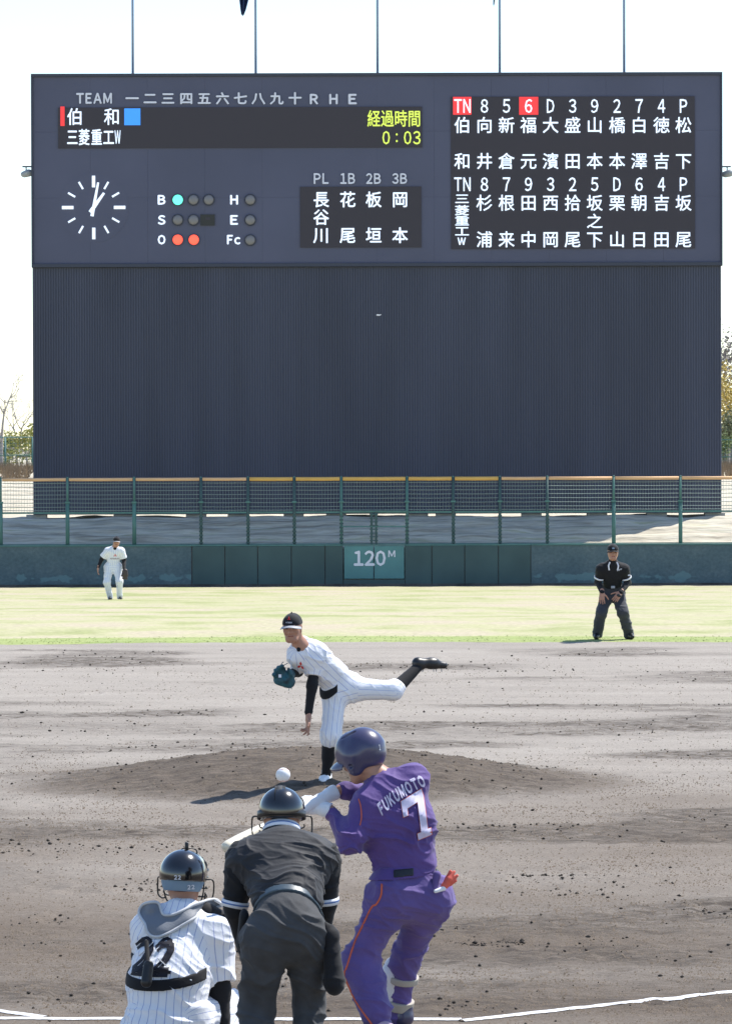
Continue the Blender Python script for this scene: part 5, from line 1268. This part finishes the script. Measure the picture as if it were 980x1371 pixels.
# shin guard of the front leg
SG = Blob(); a_, b_ = knR+(anR-knR)*.22, knR+(anR-knR)*.92; of = V(-.055, .02, 0)
SG.cone(a_+of, b_+of*.9, .060, .052, k=.02); SG.cone(a_+of+V(-.005, 0, .05), a_+of, .035, .055, k=.03); SG.cone(a_+V(.015, -.02, .1), b_+V(.02, -.02, -.05), .058, .052, k=.01, sub=True)
organic('shin_guard', SG, M['white_glove'], ba, .005)
def legband(B_, c, n, hw, mt, nm): organic(nm, B_, mt, ba, .005, slab(B_, c, n, hw, .008))
LG = Blob().limb([knR, anR], [.078, .060], k=.02)
dl = nrm(knR-anR)
for t, hw in ((.32, .018), (.80, .026)): organic('guard_strap', LG, M['tan_strap'], ba, .005, slab(LG, knR+(anR-knR)*t, dl, hw, .008))
SO = Blob(); gl = lambda p: p*[1, 1, 0]+V(0, 0, dirt_h(p[0], p[1])[0]+.005)
shoe(SO, gl(anL+V(-.02, .03, 0)), gl(anL+V(.10, -.16, 0))); organic('shoe', SO, mat('pale pink shoe', (.6, .42, .48), .6), ba, .006)
SO = Blob(); shoe(SO, gl(anR+V(.03, -.03, 0)), gl(anR+V(-.17, .12, 0))); organic('shoe', SO, M['purple_shell'], ba, .006)
# the bat, held in both hands
q_ = thing('bat', 'pale wooden bat swung low to the left behind the umpire mask', 'bat', tuple(knob))
prof_ = [(0, .012), (.004, .023), (.014, .025), (.022, .019), (.035, .0135), (.20, .0125), (.34, .015), (.48, .022), (.60, .029), (.70, .0325), (.80, .0325), (.828, .029), (.838, .020), (.842, .004)]
Lb = np.linalg.norm(barrel-knob)+.01; k_ = Lb/.842
MB().tube([knob+bd*a*k_ for a, r in prof_], [r for a, r in prof_], 24).build('bat_body', M['wood'], q_, True)
MB().tube([knob+bd*a for a in (.03, .16, .28)], [.0142, .0134, .0145], 20).build('grip_tape', M['white_glove'], q_, True)
# the ball
bc_ = at(379, 1038, 23.6); rB = .037
bq = thing('ball', 'white baseball in the air just above the umpire mask', 'ball', tuple(bc_))
vs = []; fs = []; n1, n2 = 16, 24
for i in range(n1+1):
    for j in range(n2): a = math.pi*i/n1; b_ = 2*math.pi*j/n2; vs.append(bc_+rB*V(math.sin(a)*math.cos(b_), math.sin(a)*math.sin(b_), math.cos(a)))
mk('cover', vs, [(i*n2+j, i*n2+(j+1) % n2, (i+1)*n2+(j+1) % n2, (i+1)*n2+j)[::-1] for i in range(n1) for j in range(n2)], M['ball'], bq, True)
sm_ = []
for k in range(61):
    t = 2*math.pi*k/60; al = .44; v_ = V(math.cos(t)+al*math.cos(3*t)*.0+.0, math.sin(t), 0); xx = .75*math.cos(t)+.25*math.cos(3*t); yy = .75*math.sin(t)-.25*math.sin(3*t); zz = 2*math.sqrt(.75*.25)*math.cos(2*t)
    sm_.append(bc_+rB*1.002*nrm(V(xx, zz, yy)))
tubes('seam', [sm_], .0011, M['red_lace'], bq, 5)

# ------------------------------------------------------------------ PITCHER
z0 = 40.7
pi_ = thing('person', 'pitcher in white pinstripes following through on the mound with one leg kicked up behind', 'person', (U(437, 1045)[0], z0, .1))
gz = U(437, 1049)[2]
pel, lum, che, nek = U(457, 917, .0), U(441, 899, -.10), U(419, 880, -.22), U(402, 863, -.31)
shL, shR = U(424, 876, -.20), U(396, 878, -.30)
elL, wrL = U(418, 917, -.26), U(413, 954, -.28); elR, wrR = U(399, 899, -.12), U(388, 904, -.30)
hipS, knS, anS = U(449, 928, -.03), U(443, 985, -.14), U(437, 1036, -.04); hipK, knK, anK = U(469, 922, .04), U(527, 925, .06), U(562, 891, .26)
hc = U(391.5, 841, -.37); hf, hu = V(-.18, -.98, -.12), V(-.04, -.08, 1)
B = Blob(); hp_ = head(B, hc, hf, hu, 1.05); B.cone(nek, hc-UP*.04-nrm(hf)*.02, .056, .053, k=.04)
B.limb([pel, lum, che], [.09, .08, .09], k=.08); B.cone(shL, shR, .06, k=.07); B.cone(che, nek, .08, .055, k=.05)
B.limb([shL, elL, wrL], [.050, .040, .028], k=.03); B.limb([shR, elR, wrR], [.050, .040, .030], k=.03)
B.limb([hipS, knS, anS], [.08, .056, .040], k=.05); B.limb([hipK, knK, anK], [.08, .056, .040], k=.05)
hand(B, wrL+V(0, 0, -.02), V(-.03, -.12, -1), V(-.8, -.2, 0), V(-.35, -.9, 0), .35, curls=(.75, .7, .35, .10), sc=1.15)
organic('body', B, M['skin'], pi_, .0055)
face_parts(hp_, pi_); hair_cap(hp_, pi_, hc, low=-.02, off=.003)
cp = cap(pi_, hp_, M['black_cloth'], M['silver'], brim=.06)
tcap = bvh(cp); vw = -nrm(hf); uxc = nrm(np.cross(nrm(hf), UP))*-1
uxc = nrm(V(.98, -.18, 0))
diamonds(tcap, hp_(.008, .25, .092), uxc, UP, .034, M['red'], pi_, vw, .01)
vs, fs = word('MITSUBISHI', .056, .012, .03); decal('cap_lettering', vs, fs, tcap, hp_(.006, .25, .062), uxc, UP, .01, M['white_trim'], pi_, .003, view=vw)
JR = Blob(); sqd = nrm(np.cross(che-pel, V(.3, 1, 0)))
JR.cone(lum+(pel-lum)*.62, che, .140, .142, k=.07, capa=True, su=.13, sq=Yv, s_=.82); JR.cone(che, nek-V(-.01, -.04, .0), .125, .072, k=.07, su=.12)
JR.cone(shL+V(-.01, 0, 0), shR, .082, .078, k=.08); JR.cone(shL, shL+(elL-shL)*.72, .078, .072, k=.04, capb=True, su=.07); JR.cone(shR, shR+(elR-shR)*.85, .070, .060, k=.04, capb=True, su=.06)
nv = nek+V(-.01, -.07, -.01); JR.cone(nv+V(0, -.02, .03), nv+V(-.01, -.05, -.05), .035, .012, k=.012, sub=True)
jer = organic('jersey', JR, M['white_stripe_fine'], pi_, .0065, fold=.011, fdir=V(.5, 0, .8), fscale=10, seed=53, ref=-Yv)
NK = Blob().cone(nv+V(.0, .05, .0), nv+V(-.003, .012, -.035), .04, .018, k=.02); organic('undershirt', NK, M['black_cloth'], pi_, .006)
sleeves(pi_, ([shL, elL, wrL], [shR, elR, wrR]), [.05, .047, .036], .0065)
PT = Blob(); PT.cone(pel+V(.02, 0, -.0), lum+(pel-lum)*.35, .132, .126, k=.06, su=.13, capb=True, sq=Yv, s_=.9); PT.cone(hipS, hipK, .118, .122, k=.07, su=.12)
kS, kK = knS+(anS-knS)*.10, knK+(anK-knK)*.22
PT.limb([hipS, knS, kS], [.108, .082, .078], k=.06, su=.09); PT.limb([hipK, knK], [.112, .080], k=.06, su=.09); PT.cone(knK, kK, .080, .068, k=.05, su=.09, capb=True)
pnt = organic('trousers', PT, M['white_stripe_fine'], pi_, .0065, fold=.007, fdir=V(.7, 0, .5), fscale=10, seed=63, ref=-Yv)
bn = nrm(lum-pel); bc = lum+(pel-lum)*.52
organic('belt', PT, M['black_cloth'], pi_, .005, slab(PT, bc, bn, .022, .010, lambda P: P[:, 0]-U(452, 915)[0]))
SK = Blob(); SK.cone(kS, anS, .062, .043, k=.03); SK.cone(knS+(anS-knS)*.3, knS+(anS-knS)*.55, .062, .056, k=.03); organic('sock', SK, M['black_cloth'], pi_, .006)
SK = Blob(); SK.cone(kK, anK, .062, .042, k=.03); organic('sock', SK, M['black_cloth'], pi_, .006)
SO = Blob(); h_ = V(anS[0]+.0, anS[1]+.05, gz); t_ = V(anS[0]-.035, anS[1]-.22, gz); shoe(SO, h_, t_); organic('shoe', SO, M['white_glove'], pi_, .005)
SL = Blob().cone(h_+UP*.012, t_+UP*.012, .046, .036, k=.01, sq=UP, s_=.4); organic('shoe_sole', SL, M['black_leather'], pi_, .005)
tubes('shoe_lace', [[h_+(t_-h_)*f0+V(-.03, 0, .085), h_+(t_-h_)*f0+V(.03, 0, .085)] for f0 in (.4, .5, .6)], .006, M['black_cloth'], pi_)
SO = Blob(); dK = nrm(V(.85, .35, .02)); up_ = nrm(V(-.1, .1, 1)); shoe(SO, anK-dK*.05+up_*.02-UP*.0, anK+dK*.24+UP*.01, -up_*-1); 
SO = Blob(); hK, tK = anK-dK*.02+UP*.0, anK+dK*.235-UP*.01
SO.cone(anK, hK+UP*.02, .045, .045, k=.03); SO.cone(hK+UP*.02, hK+(tK-hK)*.6+UP*.02, .045, .046, k=.03); SO.cone(hK+(tK-hK)*.5+UP*.015, tK, .045, .030, k=.03)
organic('shoe', SO, M['black_leather'], pi_, .005)
ck_ = MB()
for f0, s0 in ((.15, -.5), (.2, .5), (.6, -.6), (.7, .6), (.9, 0)):
    c = hK+(tK-hK)*f0+UP*-.02+V(0, s0*.03, 0); ck_.tube([c, c-UP*.038], [.006, .003], 5)
ck_.build('cleats', M['silver'], pi_)
tjr = bvh(jer)
diamonds(tjr, U(402, 894, -.6), nrm(V(.75, .5, -.2)), UP, .085, M['red'], pi_, Yv, .02)
# fielding glove held low at his right
G = Blob(); gc = U(380, 906, -.36); th0 = gc+V(.045, 0, -.03)
G.cone(gc+V(-.03, 0, -.02), gc+V(.045, .01, -.05), .062, .055, k=.04, sq=Yv, s_=.7); G.cone(wrR, gc+V(.02, .0, -.01), .048, .055, k=.03)
for k, (dx, dz_) in enumerate(((-.085, .02), (-.07, .055), (-.045, .08), (-.015, .09))): G.limb([gc+V(-.02+.01*k, -.0, -.0), gc+V(dx*.8, -.03, dz_*.7), gc+V(dx, -.06, dz_)], [.030, .026, .019], k=.012)
G.limb([gc+V(.05, 0, -.02), gc+V(.055, -.045, .03), gc+V(.04, -.07, .06)], [.032, .027, .020], k=.012); G.ball(gc+V(.0, -.085, .02), .05, k=.03, sub=True)
organic('fielding_glove', G, M['teal_leather'], pi_, .005, fold=.003, fscale=30)
tubes('glove_lace', [smoothpath([gc+V(-.01, -.03, .085), gc+V(.01, -.04, .105), gc+V(.04, -.03, .12)]), smoothpath([gc+V(-.01, -.03, .085), gc+V(-.02, -.03, .11), gc+V(.0, -.03, .13)]), smoothpath([gc+V(.05, -.02, -.09), gc+V(.045, -.03, -.12)]), smoothpath([gc+V(.06, -.02, -.09), gc+V(.07, -.03, -.11)])], .003, M['teal_leather'], pi_)
MB().box(gc[0]-.045, gc[0]-.020, gc[1]-.085, gc[1]-.078, gc[2]-.005, gc[2]+.022).build('glove_tag', M['white_trim'], pi_)

# ------------------------------------------------------------------ SECOND BASE UMPIRE
z0 = 71.6
u2 = thing('person', 'umpire in black facing us, hands on thighs, on the rim of the outfield grass', 'person', (U(820, 854)[0], z0, .06))
gz = U(820, 855)[2]
pel, lum, che, nek = U(820, 793, .05), U(820, 782, .0), U(820, 765, -.10), U(820, 753, -.20)
shL, shR = U(805.5, 762.5, -.14), U(835, 762.5, -.14); elL, elR = U(800.5, 780, -.05), U(840.5, 780, -.05); wrL, wrR = U(806, 793, -.28), U(831, 793, -.28)
hipL, hipR = U(813, 795, .04), U(827, 795, .04); knL, knR = U(805, 820, -.18), U(834, 820, -.18); anL, anR = U(800, 849, .02), U(842, 849, .02)
hc = U(820.5, 739.5, -.27); hf, hu = V(0, -1, -.08), V(0, -.1, 1)
B = Blob(); hp_ = head(B, hc, hf, hu, 1.03); B.cone(nek, hc-UP*.04, .060, .056, k=.04)
B.limb([pel, lum, che], [.09, .085, .10], k=.08); B.cone(shL, shR, .07, k=.08); B.cone(che, nek, .1, .06, k=.05)
B.limb([shL, elL, wrL], [.05, .042, .030], k=.03); B.limb([shR, elR, wrR], [.05, .042, .030], k=.03); B.limb([hipL, knL, anL], [.085, .06, .045], k=.05); B.limb([hipR, knR, anR], [.085, .06, .045], k=.05)
hand(B, wrL, V(-.05, -.25, -1), V(0, 1, -.2), V(1, 0, 0), .12, .3, 1.15); hand(B, wrR, V(-.55, -.35, -.7), V(0, .9, -.2), V(-1, 0, .3), .3, .2, 1.15)
organic('body', B, M['skin'], u2, .009); face_parts(hp_, u2, 1.1); hair_cap(hp_, u2, hc, low=-.02)
cap(u2, hp_, M['black_cloth'], M['black_cloth'], 1.03, .008, .06)
tcp = hp_(0, .118, .07); MB().box(tcp[0]-.018, tcp[0]+.018, tcp[1]-.012, tcp[1], tcp[2]-.012, tcp[2]+.012, .004).build('cap_badge', M['greyblue'], u2)
JR = Blob(); JR.cone(lum-V(0, 0, .04), che, .142, .152, k=.07, sq=Yv, s_=.78, capa=True); JR.cone(shL, shR, .080, k=.09); JR.cone(che, nek-V(0, 0, .05), .13, .075, k=.08); JR.cone(shL, nek-UP*.03, .08, .065, k=.06); JR.cone(shR, nek-UP*.03, .08, .065, k=.06)
sL, sR = shL+(elL-shL)*.68, shR+(elR-shR)*.68; JR.cone(shL, sL, .078, .076, k=.04, capb=True); JR.cone(shR, sR, .078, .076, k=.04, capb=True)
jer = organic('shirt', JR, M['black_cloth'], u2, .009, fold=.006, seed=71, fscale=8)
for a, b_ in ((sL, shL), (sR, shR)):
    d = nrm(b_-a); MB().tube([a-d*.003, a+d*.022], [.082, .083], 18).build('sleeve_band', M['white_trim'], u2, True)
sleeves(u2, ([shL, elL, wrL], [shR, elR, wrR]), [.058, .052, .040], .01)
NK = Blob().cone(nek-UP*.03-Yv*.02, nek+UP*.04-Yv*.03, .075, .064, k=.03); organic('undershirt', NK, M['black_cloth'], u2, .009)
tj = bvh(jer)
for s in (-1, 1):
    p_ = path_on(tj, [(820+s*4.5, 752), (820+s*6.5, 757), (820+s*5.5, 763)], .012, 5); 
    if len(p_) > 2: ribbon('collar_edge', p_, .022, M['white_trim'], u2)
p_ = path_on(tj, [(832, 752.5), (836, 754.5), (840, 758)], .006, 5); 
vs, fs = word('Umpire', .08, .04, .04); decal('chest_emblem', vs, fs, tj, U(830.5, 763.5, -.5), nrm(V(1, 0, .3)), UP, .02, M['white_trim'], u2, .006, view=Yv)
MB().box(sR[0]-.005, sR[0]+.05, sR[1]-.095, sR[1]-.085, sR[2]+.04, sR[2]+.062).build('sleeve_badge', M['white_trim'], u2)
PT = Blob(); PT.cone(pel, lum-V(0, 0, .02), .148, .142, k=.07, sq=Yv, s_=.86, capb=True); PT.cone(hipL, hipR, .112, k=.07)
PT.limb([hipL, knL, anL], [.108, .084, .084], k=.05); PT.limb([hipR, knR, anR], [.108, .084, .084], k=.05)
organic('trousers', PT, M['far_pants'], u2, .010, fold=.012, seed=81, fscale=8, fdir=V(.3, 0, .9))
bk = lum-V(0, .125, .045); MB().box(bk[0]-.03, bk[0]+.03, bk[1]-.025, bk[1]-.01, bk[2]-.02, bk[2]+.02, .004).build('belt_buckle', M['silver'], u2)
SO = Blob(); shoe(SO, V(anL[0], anL[1]+.05, gz), V(anL[0]-.04, anL[1]-.2, gz)); shoe(SO, V(anR[0], anR[1]+.05, gz), V(anR[0]+.05, anR[1]-.2, gz)); organic('shoes', SO, M['black_leather'], u2, .009)
CL = Blob(); c = U(827.5, 797, -.36); CL.cone(c, c+V(.03, -.02, -.01), .022, .022); organic('ball_counter', CL, M['black_leather'], u2, .008)

# ------------------------------------------------------------------ CENTRE FIELDER
z0 = 118.0
cf = thing('person', 'centre fielder in white uniform and black undersleeves standing before the outfield wall', 'person', (U(153, 803)[0], z0, float(prof(118))))
gz = U(153, 803.4)[2]
pel, lum, che, nek = U(151.5, 758, .03), U(151.5, 751, 0), U(152.5, 741, -.05), U(154, 732, -.10)
shL, shR = U(144.5, 738, -.06), U(162.5, 738, -.06); elL, elR = U(136, 749, 0), U(166, 750, 0); wrL, wrR = U(131.3, 760, -.12), U(166, 762, -.2)
hipL, hipR = U(146, 760, .02), U(157, 760, .02); knL, knR = U(143.2, 780, -.16), U(160, 779, -.16); anL, anR = U(147.5, 800, .0), U(160.2, 800, .0)
hc = U(156, 725.5, -.14); hf, hu = V(.05, -1, -.12), V(.05, -.1, 1)
B = Blob(); hp_ = head(B, hc, hf, hu, 1.05); B.cone(nek, hc-UP*.04, .060, .056, k=.04)
B.limb([pel, lum, che], [.09, .085, .10], k=.08); B.cone(shL, shR, .07, k=.08); B.cone(che, nek, .1, .06, k=.05)
B.limb([shL, elL, wrL], [.05, .042, .030], k=.03); B.limb([shR, elR, wrR], [.05, .042, .030], k=.03); B.limb([hipL, knL, anL], [.085, .06, .045], k=.05); B.limb([hipR, knR, anR], [.085, .06, .045], k=.05)
hand(B, wrL, V(-.05, -.15, -1), V(1, 0, 0), V(0, -1, 0), .35, .1, 1.2)
organic('body', B, M['skin'], cf, .010); face_parts(hp_, cf, 1.2); hair_cap(hp_, cf, hc, low=-.02)
cap(cf, hp_, M['black_cloth'], M['silver'], 1.05, .009, .055)
JR = Blob(); JR.cone(lum-V(0, 0, .07), che, .160, .175, k=.08, sq=Yv, s_=.75, capa=True, su=.15); JR.cone(shL, shR, .078, k=.09); JR.cone(shL, nek-UP*.04, .08, .06, k=.06); JR.cone(shR, nek-UP*.04, .08, .06, k=.06)
sL, sR = shL+(elL-shL)*.75, shR+(elR-shR)*.80; JR.cone(shL, sL, .09, .095, k=.04, capb=True, su=.08); JR.cone(shR, sR, .09, .095, k=.04, capb=True, su=.08)
jer = organic('jersey', JR, M['white_stripe_fine'], cf, .011, fold=.01, seed=91, fscale=7, ref=-Yv); tj = bvh(jer)
sleeves(cf, ([shL, elL, wrL], [shR, elR, wrR]), [.05, .054, .040], .011)
NK = Blob().cone(nek-UP*.05-Yv*.04, nek-UP*.02, .052, .062, k=.02); organic('undershirt', NK, M['black_cloth'], cf, .011)
diamonds(tj, U(153, 744.2, -.6), Xv, UP, .10, M['red'], cf, Yv, .03)
vs, fs = word('MITSUBISHI', .23, .035, .03); decal('chest_lettering', vs, fs, tj, U(152.6, 748.6, -.6), Xv, UP, .03, mat('grey red print', (.25, .16, .2), .7), cf, .006, view=Yv)
PT = Blob(); PT.cone(pel, lum-V(0, 0, .02), .155, .15, k=.07, sq=Yv, s_=.85, capb=True, su=.14); PT.cone(hipL, hipR, .125, k=.08, su=.13)
PT.limb([hipL, knL, anL], [.120, .085, .072], k=.07, su=.09); PT.limb([hipR, knR, anR], [.120, .085, .072], k=.07, su=.09)
organic('trousers', PT, M['white_stripe_fine'], cf, .011, fold=.009, seed=95, fscale=8, ref=-Yv)
SO = Blob(); shoe(SO, V(anL[0], anL[1]+.05, gz), V(anL[0], anL[1]-.2, gz)); shoe(SO, V(anR[0], anR[1]+.05, gz), V(anR[0]+.05, anR[1]-.2, gz)); organic('shoes', SO, M['black_leather'], cf, .01)
G = Blob(); gc = U(167.3, 768, -.26); G.cone(gc+V(0, 0, .05), gc-V(0, 0, .03), .075, .085, k=.04, sq=Yv, s_=.6)
for k in range(4): G.limb([gc-V(0, 0, .03), gc+V(-.05+.033*k, -.02, -.12-.01*(k % 2))], [.035, .024], k=.015)
G.limb([gc+V(-.05, 0, 0), gc+V(-.08, -.05, -.06)], [.03, .02], k=.015)
organic('fielding_glove', G, M['brown_leather'], cf, .009)
